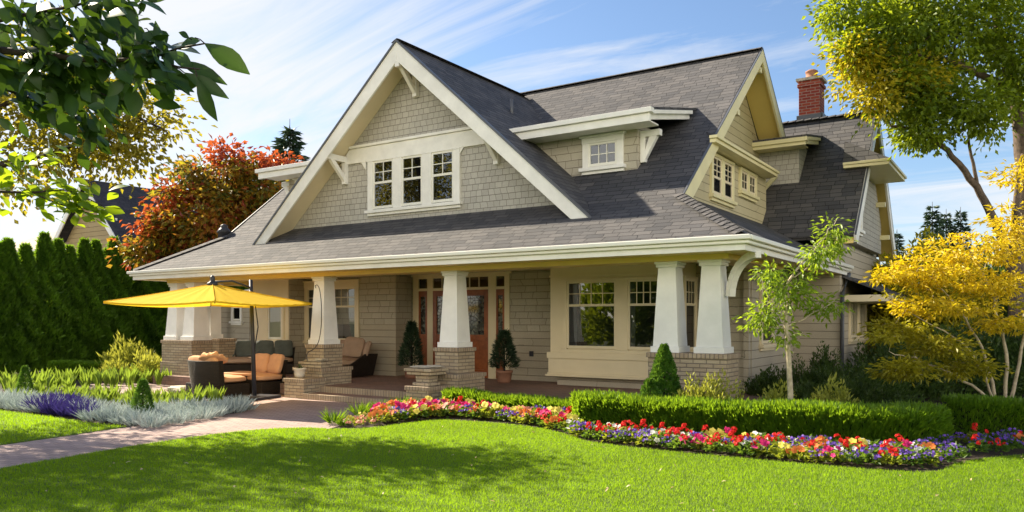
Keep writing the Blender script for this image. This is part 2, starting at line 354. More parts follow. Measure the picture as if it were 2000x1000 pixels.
M['frontlit'] = leafmat('bright_green_leaves', (0.06, 0.12, 0.010), (0.14, 0.22, 0.014), 0.5, (0.46, 0.60, 0.02), 0.4)
M['young'] = leafmat('fresh_green_leaves', (0.10, 0.175, 0.014), (0.23, 0.32, 0.03), 0.45, (0.48, 0.64, 0.03))
M['silver'] = leafmat('silver_blue_blades', (0.30, 0.38, 0.38), (0.62, 0.68, 0.64), 0.15, (0.4, 0.45, 0.42), 0.7)
M['violet'] = leafmat('violet_spikes', (0.03, 0.022, 0.12), (0.08, 0.06, 0.30), 0.15, (0.1, 0.07, 0.35), 0.7)
M['ear'] = leafmat('pale_green_leaves', (0.09, 0.16, 0.02), (0.19, 0.28, 0.035), 0.35, (0.36, 0.50, 0.05))
M['bedleaf'] = leafmat('bedding_leaves', (0.09, 0.15, 0.015), (0.24, 0.28, 0.03), 0.4, (0.5, 0.55, 0.04))
M['beddark'] = leafmat('bedding_leaves_dark', (0.03, 0.085, 0.012), (0.08, 0.15, 0.02), 0.35, (0.25, 0.4, 0.03))
PET = {'red': ((0.60, 0.012, 0.014), (0.75, 0.03, 0.02)), 'orange': ((0.75, 0.14, 0.02), (0.85, 0.30, 0.08)),
       'magenta': ((0.50, 0.015, 0.16), (0.72, 0.05, 0.22)), 'white': ((0.80, 0.78, 0.66), (0.88, 0.86, 0.80)),
       'purple': ((0.09, 0.035, 0.30), (0.22, 0.12, 0.52)), 'yellow': ((0.70, 0.58, 0.05), (0.82, 0.72, 0.16)), 'coral': ((0.72, 0.22, 0.16), (0.82, 0.40, 0.26))}
for k, (a, b_) in PET.items(): M['pet_' + k] = leafmat(k + '_petals', a, b_, 0.3, b_, 0.6, 0.2)
M['canopy'] = leafmat('yellow_parasol_cloth', (0.88, 0.62, 0.05), (0.88, 0.62, 0.05), 0.5, (0.98, 0.68, 0.04), 0.8, 0.1)

# ------------------------------------------------------------------ foliage meshes (numpy)
RNG = np.random.default_rng(11)
def unit(a): return a / np.maximum(np.linalg.norm(a, axis=1, keepdims=True), 1e-9)
def mesh_np(name, V, F, var, smooth=False):
    me = bpy.data.meshes.new(name); n, k = F.shape
    me.vertices.add(len(V)); me.vertices.foreach_set('co', np.ascontiguousarray(V, dtype=np.float32).ravel())
    me.loops.add(n * k); me.loops.foreach_set('vertex_index', np.ascontiguousarray(F, dtype=np.int32).ravel())
    me.polygons.add(n); me.polygons.foreach_set('loop_start', np.arange(0, n * k, k, dtype=np.int32))
    me.polygons.foreach_set('loop_total', np.full(n, k, dtype=np.int32))
    me.polygons.foreach_set('use_smooth', np.full(n, smooth))
    a = me.attributes.new('var', 'FLOAT', 'POINT'); a.data.foreach_set('value', np.ascontiguousarray(var, dtype=np.float32))
    me.update(calc_edges=True); return me
def leaves(P, D, L, Wd, N=None, fold=0.22, var=None, droop=0.0):
    """one folded four-cornered leaf at each P along D; returns vertices, triangles, per-vertex variation"""
    P = np.asarray(P, float); n = len(P); D = unit(np.asarray(D, float))
    if N is None: N = RNG.normal(size=(n, 3)) + np.array([0, 0, 1.2])
    S = unit(np.cross(D, N)); N2 = np.cross(S, D)
    L = np.broadcast_to(np.asarray(L, float), (n,))[:, None]; Wd = np.broadcast_to(np.asarray(Wd, float), (n,))[:, None]
    mid = P + D * L * 0.45
    tip = P + D * L - N2 * L * droop
    V = np.stack([P, mid + S * Wd / 2 + N2 * Wd * fold, tip, mid - S * Wd / 2 + N2 * Wd * fold], 1).reshape(-1, 3)
    b = (np.arange(n) * 4)[:, None]
    F = np.concatenate([b + np.array([[0, 1, 2]]), b + np.array([[0, 2, 3]])], 0)
    if var is None: var = RNG.random(n)
    return V, F, np.repeat(var, 4)
def bigleaves(P, D, N, L, Wd, prof, fold=0.12, bend=0.25, var=None):
    """leaves with a rounded outline: half widths prof along the midrib"""
    P = np.asarray(P, float); n = len(P); D = unit(np.asarray(D, float)); N = np.asarray(N, float)
    S = unit(np.cross(D, N)); N2 = np.cross(S, D); K = len(prof)
    L = np.broadcast_to(np.asarray(L, float), (n,)); Wd = np.broadcast_to(np.asarray(Wd, float), (n,))
    vs_ = []
    for i in range(K):
        t = i / (K - 1); c = P + D * (L * t)[:, None] - N2 * (L * bend * t * t)[:, None]; w = prof[i] * 0.5
        for sgn in (-1, 0, 1): vs_.append(c + S * (Wd * w * sgn)[:, None] + N2 * (Wd * w * abs(sgn) * fold * 2)[:, None])
    V = np.stack(vs_, 1).reshape(-1, 3); q = []
    for i in range(K - 1):
        for j in range(2): q.append([i * 3 + j, i * 3 + j + 1, i * 3 + j + 4, i * 3 + j + 3])
    F = (np.arange(n) * 3 * K)[:, None, None] + np.array(q)[None]
    if var is None: var = RNG.random(n)
    return V, F.reshape(-1, 4), (np.repeat(var, 3 * K).reshape(n, K, 3) + np.array([-0.12, 0.38, -0.12])).ravel().clip(0, 1)
def joinnp(parts):
    V = []; F = []; A = []; b = 0
    for v, f, a in parts: V.append(v); F.append(f + b); A.append(a); b += len(v)
    return np.concatenate(V), np.concatenate(F), np.concatenate(A)
def foliage(name, parts, mat, parent=None, world=False, smooth=False):
    V, F, A = joinnp(parts) if isinstance(parts, list) else parts
    return link(name, mesh_np(name, V, F, A, smooth), mat, parent, world)
def in_poly(X, Y, poly):
    c = np.zeros(len(X), bool); n = len(poly)
    for i in range(n):
        x0, y0 = poly[i][:2]; x1, y1 = poly[(i + 1) % n][:2]
        if y0 == y1: continue
        c ^= ((y0 > Y) != (y1 > Y)) & (X < (x1 - x0) * (Y - y0) / (y1 - y0) + x0)
    return c
def sample_poly(poly, n):
    A = np.array([p[:2] for p in poly]); lo_, hi_ = A.min(0), A.max(0); out = np.zeros((0, 2))
    while len(out) < n:
        q = RNG.uniform(lo_, hi_, (n * 2, 2)); out = np.concatenate([out, q[in_poly(q[:, 0], q[:, 1], poly)]])
    return out[:n]
def spaced(poly, dmin, most, tries=6000):
    pts = []
    for q in sample_poly(poly, tries):
        if all((q[0] - p[0]) ** 2 + (q[1] - p[1]) ** 2 > dmin * dmin for p in pts):
            pts.append(q)
            if len(pts) >= most: break
    return pts
def smooth_line(pts, k=6):
    """Catmull-Rom through the points"""
    P = [Vector(p) for p in pts]; out = []
    for i in range(len(P) - 1):
        p0, p1, p2, p3 = P[max(i - 1, 0)], P[i], P[i + 1], P[min(i + 2, len(P) - 1)]
        for j in range(k):
            t = j / k
            out.append(0.5 * ((2 * p1) + (p2 - p0) * t + (2 * p0 - 5 * p1 + 4 * p2 - p3) * t * t + (3 * p1 - p0 - 3 * p2 + p3) * t ** 3))
    out.append(P[-1]); return out

# ------------------------------------------------------------------ ground, lawn, paths
def sheet(name, pts, z, mat, kind='structure', th=0.0):
    mb = MB()
    if th: mb.prism([(p[0], p[1], z - th) for p in pts], (0, 0, th))
    else: mb.quad(*[(p[0], p[1], z) for p in pts])
    o = mb.build(name, mat)
    if not th and o.data.polygons[0].normal.z < 0: o.data.flip_normals()
    o['kind'] = kind; return o
def G(*pts): return [gp(*p) for p in pts]
sheet('ground', [(-600, -600), (600, -600), (600, 600), (-600, 600)], -0.03, M['ground'])
BED_EDGE = smooth_line(G((640, 838), (700, 838), (760, 832), (820, 824), (870, 821), (930, 824), (1000, 830), (1060, 838), (1110, 850), (1150, 863),
             (1250, 876), (1400, 891), (1600, 909), (1750, 921), (1830, 921), (1860, 909), (1910, 898), (2010, 889), (2200, 880)), 5)
PATH_NEAR = smooth_line(G((-320, 990), (-160, 950), (0, 916), (140, 892), (270, 870), (380, 854), (450, 845), (530, 838), (600, 836), (640, 838)), 4)
lawn_poly = PATH_NEAR[:-1] + BED_EDGE + [Vector((9, 15, 0)), Vector((14, 5, 0)), Vector((10, -14, 0)), Vector((-16, -14, 0)), Vector((-16, 0, 0))]
lawn_left = smooth_line(G((-260, 796), (-100, 797), (0, 803), (60, 810), (140, 821), (205, 830), (248, 833)), 4) + G((150, 848), (0, 869), (-160, 898), (-320, 932), (-420, 900))
path_poly = PATH_NEAR + G((690, 824), (740, 806)) + [Vector((-9.2, 11.4, 0)), Vector((-12.4, 11.4, 0)), Vector((-18.6, 11.6, 0)), Vector((-19.8, 11.6, 0)), Vector((-19.6, 10.4, 0))] \
    + G((236, 768), (330, 770), (430, 778), (500, 795), (470, 806), (400, 815), (330, 824), (250, 834), (150, 849), (0, 870), (-160, 900), (-320, 935))
sheet('planting_bed', [(-40, 2), (-16, 0.0), (8, 4), (12, 30), (-40, 40)], -0.012, M['soil'])
sheet('lawn', lawn_poly, 0.004, M['lawn'], th=0.03)
o = sheet('lawn', lawn_left, 0.004, M['lawn'], th=0.03)
sheet('path', path_poly, 0.0, M['paver'], th=0.03)

def blades(poly, dens, h0, h1, w, seed, clear=None):
    A = np.array([p[:2] for p in poly]); area = 0.5 * abs(np.dot(A[:, 0], np.roll(A[:, 1], 1)) - np.dot(A[:, 1], np.roll(A[:, 0], 1)))
    q = sample_poly(poly, int(area * dens)); n = len(q)
    P = np.zeros((n, 3)); P[:, :2] = q; P[:, 2] = 0.0
    lean = RNG.normal(0, 0.42, (n, 2)); D = np.concatenate([lean, np.ones((n, 1))], 1); D = unit(D)
    H = RNG.uniform(h0, h1, n)[:, None]; an = RNG.uniform(0, 6.283, n); S = np.stack([np.cos(an), np.sin(an), 0 * an], 1) * (w * RNG.uniform(0.7, 1.3, n))[:, None] * 0.5
    V = np.stack([P - S, P + S, P + D * H], 1).reshape(-1, 3); F = np.arange(n * 3).reshape(-1, 3)
    pat = 0.5 + 0.28 * np.sin(q[:, 0] * 1.7 + np.sin(q[:, 1] * 2.3) * 1.3) * np.sin(q[:, 1] * 1.9 + 0.7 * np.sin(q[:, 0] * 3.1)) + RNG.normal(0, 0.25, n)
    return V, F, np.repeat(np.clip(pat, 0, 1), 3)
def cut(poly, test):  # keep the part of a polygon in view: sample rejection happens through the test
    return [p for p in poly if test(p)]
near = G((-30, 1040), (2040, 1040)) 
view_lawn = PATH_NEAR[3:-1] + BED_EDGE[:-4] + G((2080, 889), (2080, 1040), (-60, 1040), (-60, 930))
tag(foliage('lawn_grass', blades(view_lawn, 6500, 0.018, 0.040, 0.0058, 1), M['grass']), kind='stuff')
_q = sample_poly(view_lawn, 70); _n = len(_q); _P = np.concatenate([_q, RNG.uniform(0.035, 0.05, (_n, 1))], 1)
tag(foliage('fallen_leaves', bigleaves(_P, np.concatenate([RNG.normal(0, 1, (_n, 2)), RNG.normal(0, 0.25, (_n, 1))], 1), RNG.normal(0, 0.35, (_n, 3)) + np.array([0, 0, 1]), RNG.uniform(0.025, 0.055, _n), RNG.uniform(0.015, 0.03, _n), [0.1, 0.8, 1.0, 0.7, 0.05], 0.2, 0.4), leafmat('fallen_leaf', (0.30, 0.20, 0.08), (0.62, 0.52, 0.30), 0.2)), kind='stuff')
tag(foliage('lawn_grass', blades(lawn_left, 2200, 0.025, 0.055, 0.009, 2), M['grass']), kind='stuff')

# ------------------------------------------------------------------ the house
HOUSE = thing('craftsman_house', 'beige shingled house with steep grey gable roofs, deep front porch and white tapered columns', 'house', (-11.1, 15, 0))
def part(mb, name, mat, parent=None, bevel=0.0, label=None):
    o = mb.build(name, mat, parent or HOUSE, world=(parent is None), bevel=bevel)
    if label: o['label'] = label
    return o
EX0, EX1, EY, EZ = -18.85, -3.41, 11.3, 2.84          # eave rectangle
BY, BZ = 12.9, 3.75                                    # where the skirt meets the steep roof
RY, RZ = 17.72, 7.67                                   # main ridge
GX0, GX1 = -17.26, -5.0                                # gable ends
SL = (RZ - BZ) / (RY - BY); SK = (BZ - EZ) / (BY - EY)
FX, FZ, FSL, FY = -10.95, 7.42, 0.885, 12.37           # front gable: ridge x, z, slope, bargeboard plane
def main_z(y): return BZ + SL * (y - BY)
# walls
mb = MB()
mb.box(-17.75, -4.48, 15.28, 19.6, 0, 2.9)
mb.box(-17.75, -13.1, 14.7, 15.275, 0, 2.9)
mb.box(-17.9, -16.35, 14.15, 14.695, 0, 2.9)
mb.box(-8.44, -5.70, 14.62, 15.275, 0.05, 0.42)
mb.box(-11, -3.48, 18.5, 24.2, 0, 3.3)
part(mb, 'wall', M['siding'])
for bx in ((-10.1, -8.54, 15.255, 15.275, 1.35, 2.72), (-15.9, -13.1, 14.68, 14.695, 1.5, 2.72), (-13.1, -13.085, 14.69, 15.27, 1.5, 2.72), (-16.35, -16.335, 14.16, 14.69, 0.4, 2.72)):
    mb = MB(); mb.box(*bx); part(mb, 'upper_wall', M['shingle_wide'])   # shingled upper walls under the porch
# front gable wall
def gable_tri(y, x_in, inset=0.0):
    hw = (FZ - 0.16 - (3.55)) / FSL - inset
    return [(FX - hw, y, 3.55), (FX + hw, y, 3.55), (FX, y, FZ - 0.16)]
mb = MB(); mb.prism(gable_tri(12.97, 0), (0, 0.2, 0)); part(mb, 'gable_wall', M['shingle'])
# side gables (right and left), bay boxes below the hoods
def side_gable(x, dx, sgn):
    mb = MB(); zt = RZ - 0.16
    mb.prism([(x, 12.6, 3.3), (x, 22.6, 3.3), (x, RY, zt)], (dx, 0, 0)); return mb
part(side_gable(-5.55, -0.15, 1), 'gable_wall', M['siding_bounce'])
part(side_gable(-16.7, 0.15, -1), 'gable_wall', M['siding'])
mb = MB(); mb.prism([(-5.2, 13.05, 3.66), (-5.2, 18.9, 3.66), (-5.2, 18.9, 4.95), (-5.2, 14.62, 4.95)], (-0.34, 0, 0)); part(mb, 'bay_wall', M['siding_bounce'])
# roofs
mb = MB()
mb.slab([(GX0, BY, BZ), (GX1, BY, BZ), (GX1, RY, RZ), (GX0, RY, RZ)], 0.12)
mb.slab([(GX1, 22.54, BZ), (GX0, 22.54, BZ), (GX0, RY, RZ), (GX1, RY, RZ)], 0.12)
part(mb, 'main_roof', M['roof'])
mb = MB()
mb.slab([(EX0, EY, EZ), (EX1, EY, EZ), (GX1, BY, BZ), (GX0, BY, BZ)], 0.10)
mb.slab([(EX1, EY, EZ), (EX1, 19.2, EZ), (-5.25, 19.2, EZ + SK * (EX1 + 5.25)), (-5.25, BY + 0.25, EZ + SK * (EX1 + 5.25)), (GX1, BY, BZ)], 0.10)
mb.slab([(EX0, 19.2, EZ), (EX0, EY, EZ), (GX0, BY, BZ), (-17.0, BY + 0.25, EZ + SK * (-17.0 - EX0)), (-17.0, 19.2, EZ + SK * (-17.0 - EX0))], 0.10)
part(mb, 'porch_roof', M['roof'])
fl = FX - (FZ - 3.43) / FSL; fr = FX + (FZ - 3.43) / FSL
mb = MB()
mb.slab([(FX, FY, FZ), (fr, FY, 3.43), (fr, 17.4, 3.43), (FX, 17.4, FZ)], 0.10)
mb.slab([(FX, FY, FZ), (fl, FY, 3.43), (fl, 17.4, 3.43), (FX, 17.4, FZ)], 0.10)
part(mb, 'front_gable_roof', M['roof'])
# bargeboards of the front gable
mb = MB()
for sx, foot in ((-1, fl), (1, fr)):
    a = Vector((FX, FY - 0.012, FZ - 0.03)); b = Vector((foot, FY - 0.012, 3.40)); dn = Vector((0, 0, -0.40))
    mb.prism([a, b, b + Vector((-sx * 0.10, 0, -0.08)), b + Vector((-sx * 0.40, 0, 0.02)), a + dn], (0, -0.05, 0))
part(mb, 'bargeboard', M['trim'], bevel=0.004)
mb = MB()   # thin drip edge above the bargeboard
for sx, foot in ((-1, fl), (1, fr)):
    a = Vector((FX, FY - 0.09, FZ + 0.012)); b = Vector((foot + sx * 0.03, FY - 0.09, 3.43 + 0.012 - 0.03))
    mb.prism([a, b, b + Vector((0, 0, -0.05)), a + Vector((0, 0, -0.05))], (0, 0.085, 0))
part(mb, 'drip_edge', M['flash'])
mb = MB()   # lined soffit under the front gable overhang
for sx, foot in ((-1, fl), (1, fr)):
    o_ = Vector((0, 0, -0.165))
    mb.prism([Vector((FX, FY + 0.0, FZ)) + o_, Vector((foot, FY + 0.0, 3.43)) + o_, Vector((foot, 12.965, 3.43)) + o_, Vector((FX, 12.965, FZ)) + o_], (0, 0, 0.03))
part(mb, 'soffit', M['cream'])
def knee(x, zt, size, w=0.11):
    mb = MB(); y1 = 12.965; y0 = FY + 0.0
    mb.box(x - w / 2, x + w / 2, y0 - 0.06, y1, zt - 0.13, zt)
    mb.box(x - w / 2 - 0.002, x + w / 2 + 0.002, y1 - 0.10, y1, zt - size, zt - 0.13)
    mb.prism([(x - w / 2 + 0.01, y0 + 0.06, zt - 0.13), (x - w / 2 + 0.01, y0 + 0.20, zt - 0.13), (x - w / 2 + 0.01, y1 - 0.06, zt - size + 0.16), (x - w / 2 + 0.01, y1 - 0.06, zt - size + 0.02)], (w - 0.02, 0, 0))
    part(mb, 'knee_brace', M['trim'], bevel=0.004)
knee(FX, FZ - 0.42, 0.62); knee(-13.05, 5.33, 0.62); knee(-8.85, 5.33, 0.62)
# white belt over the gable windows
mb = MB()
hw = (FZ - 0.17 - 5.5) / FSL
mb.prism([(FX - hw - 0.30, 12.965, 5.16), (FX + hw + 0.30, 12.965, 5.16), (FX + hw, 12.965, 5.49), (FX - hw, 12.965, 5.49)], (0, -0.04, 0))
mb.box(FX - hw + 0.02, FX + hw - 0.02, 12.88, 12.965, 5.494, 5.55)
for sx in (-1, 1):
    xx = FX - 0.175 + sx * 1.30
    mb.prism([(xx, 12.93, 5.159), (xx + sx * 0.14, 12.93, 5.159), (xx, 12.93, 4.98)], (0, 0.03, 0))
part(mb, 'belt_trim', M['trim'], bevel=0.004)

# windows
def front(Y): return lambda u, n, z: (u, Y - n, z)
def right(X): return lambda u, n, z: (X + n, u, z)
def window(T, opens, z0, z1, cols, rows, split, cas=0.12, head=0.14, mat='trim', sash='sashw', sill=True, curtain=0, outer=True, base=0.0, parent=None, name='window', sillw=0.10):
    """opens: spans of the lights along the wall; split: share of the height with small panes"""
    u0, u1 = opens[0][0], opens[-1][1]; b = base
    mb = MB(T)
    mb.box(u0 - cas, u0, b, b + 0.05, z0 - 0.02, z1); mb.box(u1, u1 + cas, b, b + 0.05, z0 - 0.02, z1)
    for i in range(len(opens) - 1): mb.box(opens[i][1], opens[i + 1][0], b, b + 0.05, z0 - 0.02, z1)
    mb.box(u0 - cas - 0.01, u1 + cas + 0.01, b, b + 0.058, z1, z1 + head)
    if head > 0.1: mb.box(u0 - cas - 0.05, u1 + cas + 0.05, b, b + 0.10, z1 + head, z1 + head + 0.035)
    w = mb.build(name, M[mat], parent or HOUSE, world=True, bevel=0.003)
    s = MB(T); g = MB(T); d = MB(T); cu = MB(T); f = 0.045; zs = z1 - (z1 - z0) * split
    for a, c in opens:
        for x0, x1, q0, q1 in ((a, a + f, z0, z1), (c - f, c, z0, z1), (a + f, c - f, z0, z0 + f + 0.01), (a + f, c - f, z1 - f, z1)):
            s.box(x0, x1, b + 0.004, b + 0.036, q0, q1)
        if 0 < split < 1: s.box(a + f, c - f, b + 0.004, b + 0.042, zs - 0.025, zs + 0.025)
        if split > 0:
            zb = zs + 0.025 if split < 1 else z0 + f
            for k in range(1, cols): x = a + f + (c - a - 2 * f) * k / cols; s.box(x - 0.009, x + 0.009, b + 0.012, b + 0.033, zb, z1 - f)
            for k in range(1, rows): z = zb + (z1 - f - zb) * k / rows; s.box(a + f, c - f, b + 0.0125, b + 0.0335, z - 0.009, z + 0.009)
        g.quad((a + 0.01, b + 0.022, z0 + 0.01), (c - 0.01, b + 0.022, z0 + 0.01), (c - 0.01, b + 0.022, z1 - 0.01), (a + 0.01, b + 0.022, z1 - 0.01))
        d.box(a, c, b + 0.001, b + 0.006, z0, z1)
        if curtain:
            ww = (c - a) * curtain
            n_ = 8
            for k in range(n_): cu.box(a + f + ww * k / n_, a + f + ww * (k + 1) / n_, b + 0.0065, b + (0.013 if k % 2 else 0.009), z0 + 0.03, z1 - 0.03)
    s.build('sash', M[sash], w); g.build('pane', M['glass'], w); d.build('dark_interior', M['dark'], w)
    if curtain: cu.build('curtain', M['curtain'], w)
    for ch in COL.objects:
        pass
    if sill:
        q = MB(T); q.box(u0 - cas - 0.05, u1 + cas + 0.05, b, b + sillw, z0 - 0.09, z0 - 0.022); q.box(u0 - cas - 0.01, u1 + cas + 0.01, b, b + sillw * 0.5, z0 - 0.15, z0 - 0.092)
        q.build('sill', M[mat], w, bevel=0.004)
    return w
window(front(12.97), [(-12.2, -11.6), (-11.36, -10.78), (-10.53, -9.94)], 4.08, 5.14, 2, 2, 0.46, 0.16, 0.02)
# the two front dormers, mirrored about the front gable
DY = 13.8; ds = 0.215
def dz(y): return 5.47 + ds * (y - 13.27)
for mx in (1, -1):
    def X(x): return x if mx > 0 else 2 * FX - 0.26 - x
    mb = MB(); mb.box(X(-8.9), X(-6.21), DY, 15.6, 4.3, 5.36); part(mb, 'dormer_wall', M['shingle_wide'])
    mb = MB(); mb.slab([(X(-9.2), 13.27, dz(13.27)), (X(-5.70), 13.27, dz(13.27)), (X(-5.70), 15.75, dz(15.75)), (X(-9.2), 15.75, dz(15.75))], 0.05)
    part(mb, 'dormer_roof', M['roof'])
    mb = MB()
    mb.box(X(-9.0), X(-5.72), 13.22, 13.30, 5.21, 5.36); mb.box(X(-9.05), X(-5.66), 13.16, 13.30, 5.362, 5.45); mb.box(X(-9.0), X(-5.78), 13.302, 13.795, 5.24, 5.27)
    for k, (xx, hh) in enumerate(((-5.74, 0.17), (-5.67, 0.07))):
        mb.prism([(X(xx), 13.30, dz(13.30) - 0.055), (X(xx), 15.3, dz(15.3) - 0.055), (X(xx), 15.3, dz(15.3) - 0.055 - hh), (X(xx), 13.30, dz(13.30) - 0.055 - hh)], (-0.065 * mx, 0, 0))
    part(mb, 'dormer_fascia', M['trim'], bevel=0.004)
    mb = MB()
    mb.box(X(-6.205), X(-5.80), 13.9, 14.02, 5.10, 5.22); mb.box(X(-6.205), X(-6.10), 13.905, 14.015, 4.62, 5.10)
    mb.prism([(X(-5.86), 13.91, 5.10), (X(-6.02), 13.91, 5.10), (X(-6.10), 13.91, 4.86), (X(-6.10), 13.91, 4.68)], (0, 0.10, 0))
    part(mb, 'dormer_brace', M['trim'], bevel=0.004)
    window(front(13.8), [tuple(sorted((X(-7.24), X(-6.62))))], 4.62, 5.08, 3, 2, 1.0, 0.13, 0.11, sillw=0.12)
# right side bay windows and hoods
window(right(-5.2), [(15.05, 15.56), (15.74, 16.25)], 4.10, 4.84, 2, 3, 0.55, 0.10, 0.06, 'trim_bounce', 'sash')
window(right(-5.2), [(16.88, 17.32), (17.46, 17.90)], 4.42, 4.84, 2, 2, 1.0, 0.10, 0.06, 'trim_bounce', 'sash')
def hood(name, x_wall, x_out, y0, y1, z, rise, clip=0):
    s = 1 if x_out > x_wall else -1
    mb = MB(); lo_ = z + 0.13
    a, b_, c, d = (x_out, y0, lo_), (x_out, y1, lo_), (x_wall, y1 - 0.25, lo_ + rise), (x_wall, y0 + 0.25, lo_ + rise)
    if clip: mb.slab([a, b_, c, (x_wall, y0 + clip, lo_ + rise)], 0.05); mb.slab([b_, (x_wall, y1, lo_), c], 0.05)
    else: mb.slab([a, b_, c, d], 0.05); mb.slab([a, d, (x_wall, y0, lo_)], 0.05); mb.slab([b_, (x_wall, y1, lo_), c], 0.05)
    part(mb, name + '_roof', M['roof'])
    mb = MB(); xi = x_out - 0.14 if clip else x_wall
    mb.box(xi, x_out - s * 0.02, y0 + 0.02, y1 - 0.02, z + 0.0, z + 0.07); mb.box(xi, x_out + s * 0.02, y0 - 0.02, y1 + 0.02, z + 0.072, z + 0.128)
    if clip: mb.box(x_wall, xi - 0.001, y0 + 0.35, y1 - 0.02, z + 0.001, z + 0.069)
    part(mb, name + '_fascia', M['trim_bounce'], bevel=0.004)
hood('hood', -5.55, -4.84, 14.3, 18.65, 4.93, 0.36, clip=0.85)
def side_barge(x, y_f, z_f, y_b, z_b, ya, za, name='bargeboard', depth=0.30, mat='trim_bounce'):
    mb = MB()
    for y, z in ((y_f, z_f), (y_b, z_b)):
        sg = 1 if y > ya else -1
        mb.prism([(x, ya, za - 0.02), (x, y, z - 0.02), (x, y - sg * 0.06, z - 0.16), (x, y - sg * 0.22, z - 0.20), (x, ya, za - depth)], (0.05, 0, 0))
    part(mb, name, M[mat], bevel=0.004)
    mb = MB()
    for y, z in ((y_f, z_f), (y_b, z_b)):
        mb.prism([(x + 0.02, ya, za + 0.012), (x + 0.02, y, z + 0.012), (x + 0.02, y, z - 0.018), (x + 0.02, ya, za - 0.018)], (0.036, 0, 0))
    part(mb, 'drip_edge', M['flash'])
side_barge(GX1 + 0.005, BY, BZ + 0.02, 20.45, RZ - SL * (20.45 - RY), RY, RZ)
side_barge(GX0 - 0.055, BY, BZ + 0.02, 20.45, RZ - SL * (20.45 - RY), RY, RZ)
mb = MB()   # lined overhang and purlin ends of the right gable
for y0, z0_, y1, z1_ in ((BY, BZ, RY, RZ), (22.0, RZ - SL * (22.0 - RY), RY, RZ)):
    mb.prism([(GX1, y0, z0_ - 0.19), (GX1, y1, z1_ - 0.19), (-5.54, y1, z1_ - 0.19), (-5.54, y0, z0_ - 0.19)], (0, 0, 0.03))
part(mb, 'soffit', M['soffit'])
for yy, zz in ((RY, RZ - 0.42), (19.3, RZ - SL * 1.58 - 0.40), (16.1, RZ - SL * 1.62 - 0.40)):
    mb = MB(); mb.box(-5.54, -4.98, yy - 0.07, yy + 0.07, zz - 0.12, zz); part(mb, 'purlin_end', M['trim_bounce'], bevel=0.004)
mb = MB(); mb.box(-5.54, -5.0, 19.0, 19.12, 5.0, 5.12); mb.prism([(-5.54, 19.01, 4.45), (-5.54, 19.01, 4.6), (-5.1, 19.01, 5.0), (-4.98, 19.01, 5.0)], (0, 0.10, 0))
part(mb, 'hood_brace', M['trim_bounce'], bevel=0.004)
# ridge and hip caps
def caps(pts, name, n, wdt=0.14, th=0.02, tilt=0.02):
    a, b_ = Vector(pts[0]), Vector(pts[1]); d = (b_ - a); L_ = d.length; d.normalize(); sd = d.cross(Vector((0, 0, 1))).normalized(); up = sd.cross(d)
    mb = MB(); st = L_ / n
    for i in range(n):
        p0 = a + d * (st * i); p1 = a + d * (st * (i + 1.12)); h = 0.045
        q = []
        for p, e in ((p0, tilt + 0.012), (p1, 0.012)):
            q += [p - sd * wdt + up * (e - h), p - sd * wdt * 0.45 + up * (e + 0.0), p + up * (e + 0.025), p + sd * wdt * 0.45 + up * e, p + sd * wdt + up * (e - h)]
        mb.add(q + [x - up * th for x in q], [(j, j + 1, j + 6, j + 5) for j in range(4)] + [(10 + j, 11 + j, 1 + j, j) for j in range(4)])
    part(mb, name, M['roof'])
caps(((EX1 - 0.02, EY + 0.02, EZ + 0.02), (GX1, BY, BZ + 0.02)), 'hip_caps', 16, 0.15, 0.012, 0.018)
caps(((EX0 + 0.02, EY + 0.02, EZ + 0.02), (GX0, BY, BZ + 0.02)), 'hip_caps', 16, 0.15, 0.012, 0.004)
caps(((GX1 + 0.04, RY, RZ), (GX0, RY, RZ)), 'ridge_cap', 60, 0.15, 0.012, 0.002)
caps(((FX, FY - 0.06, FZ), (FX, 17.3, FZ)), 'ridge_cap', 28, 0.15, 0.012, 0.002)
# gutters, fascia, porch ceiling, beams
mb = MB()
for x0, x1 in ((EX0, EX1),):
    mb.box(x0 - 0.10, x1 + 0.10, EY - 0.11, EY - 0.015, EZ - 0.075, EZ - 0.005); mb.box(x0 - 0.06, x1 + 0.06, EY - 0.06, EY - 0.004, EZ - 0.13, EZ - 0.077)
mb.box(EX1 + 0.015, EX1 + 0.11, EY - 0.012, 19.15, EZ - 0.0752, EZ - 0.0052); mb.box(EX1 + 0.004, EX1 + 0.06, EY - 0.003, 19.15, EZ - 0.1302, EZ - 0.0772)
mb.box(EX0 - 0.11, EX0 - 0.015, EY - 0.012, 19.15, EZ - 0.0752, EZ - 0.0052); mb.box(EX0 - 0.06, EX0 - 0.004, EY - 0.003, 19.15, EZ - 0.1302, EZ - 0.0772)
part(mb, 'gutter', M['gutter'], bevel=0.012)
mb = MB()
mb.box(EX0, EX1, EY, EY + 0.03, EZ - 0.22, EZ - 0.13); mb.box(EX1 - 0.03, EX1, EY + 0.031, 19.15, EZ - 0.22, EZ - 0.13); mb.box(EX0, EX0 + 0.03, EY + 0.031, 19.15, EZ - 0.22, EZ - 0.13)
part(mb, 'fascia', M['trim'])
mb = MB()
mb.box(EX0 + 0.02, EX1 - 0.02, EY + 0.02, 11.95, 2.635, 2.655); mb.box(-3.88, EX1 - 0.02, 11.951, 19.15, 2.635, 2.655); mb.box(EX0 + 0.02, -18.38, 11.951, 19.15, 2.635, 2.655)
part(mb, 'eave_soffit', M['soffit'])
mb = MB()
mb.box(-18.4, -3.86, 11.95, 12.40, 2.555, 2.80); mb.box(-4.32, -3.862, 12.401, 15.27, 2.556, 2.80); mb.box(-18.398, -17.95, 12.401, 15.27, 2.556, 2.80)
part(mb, 'beam', M['soffit'], bevel=0.006)
mb = MB(); mb.box(-17.94, -4.33, 12.41, 15.25, 2.745, 2.78); part(mb, 'porch_ceiling', M['cream'])
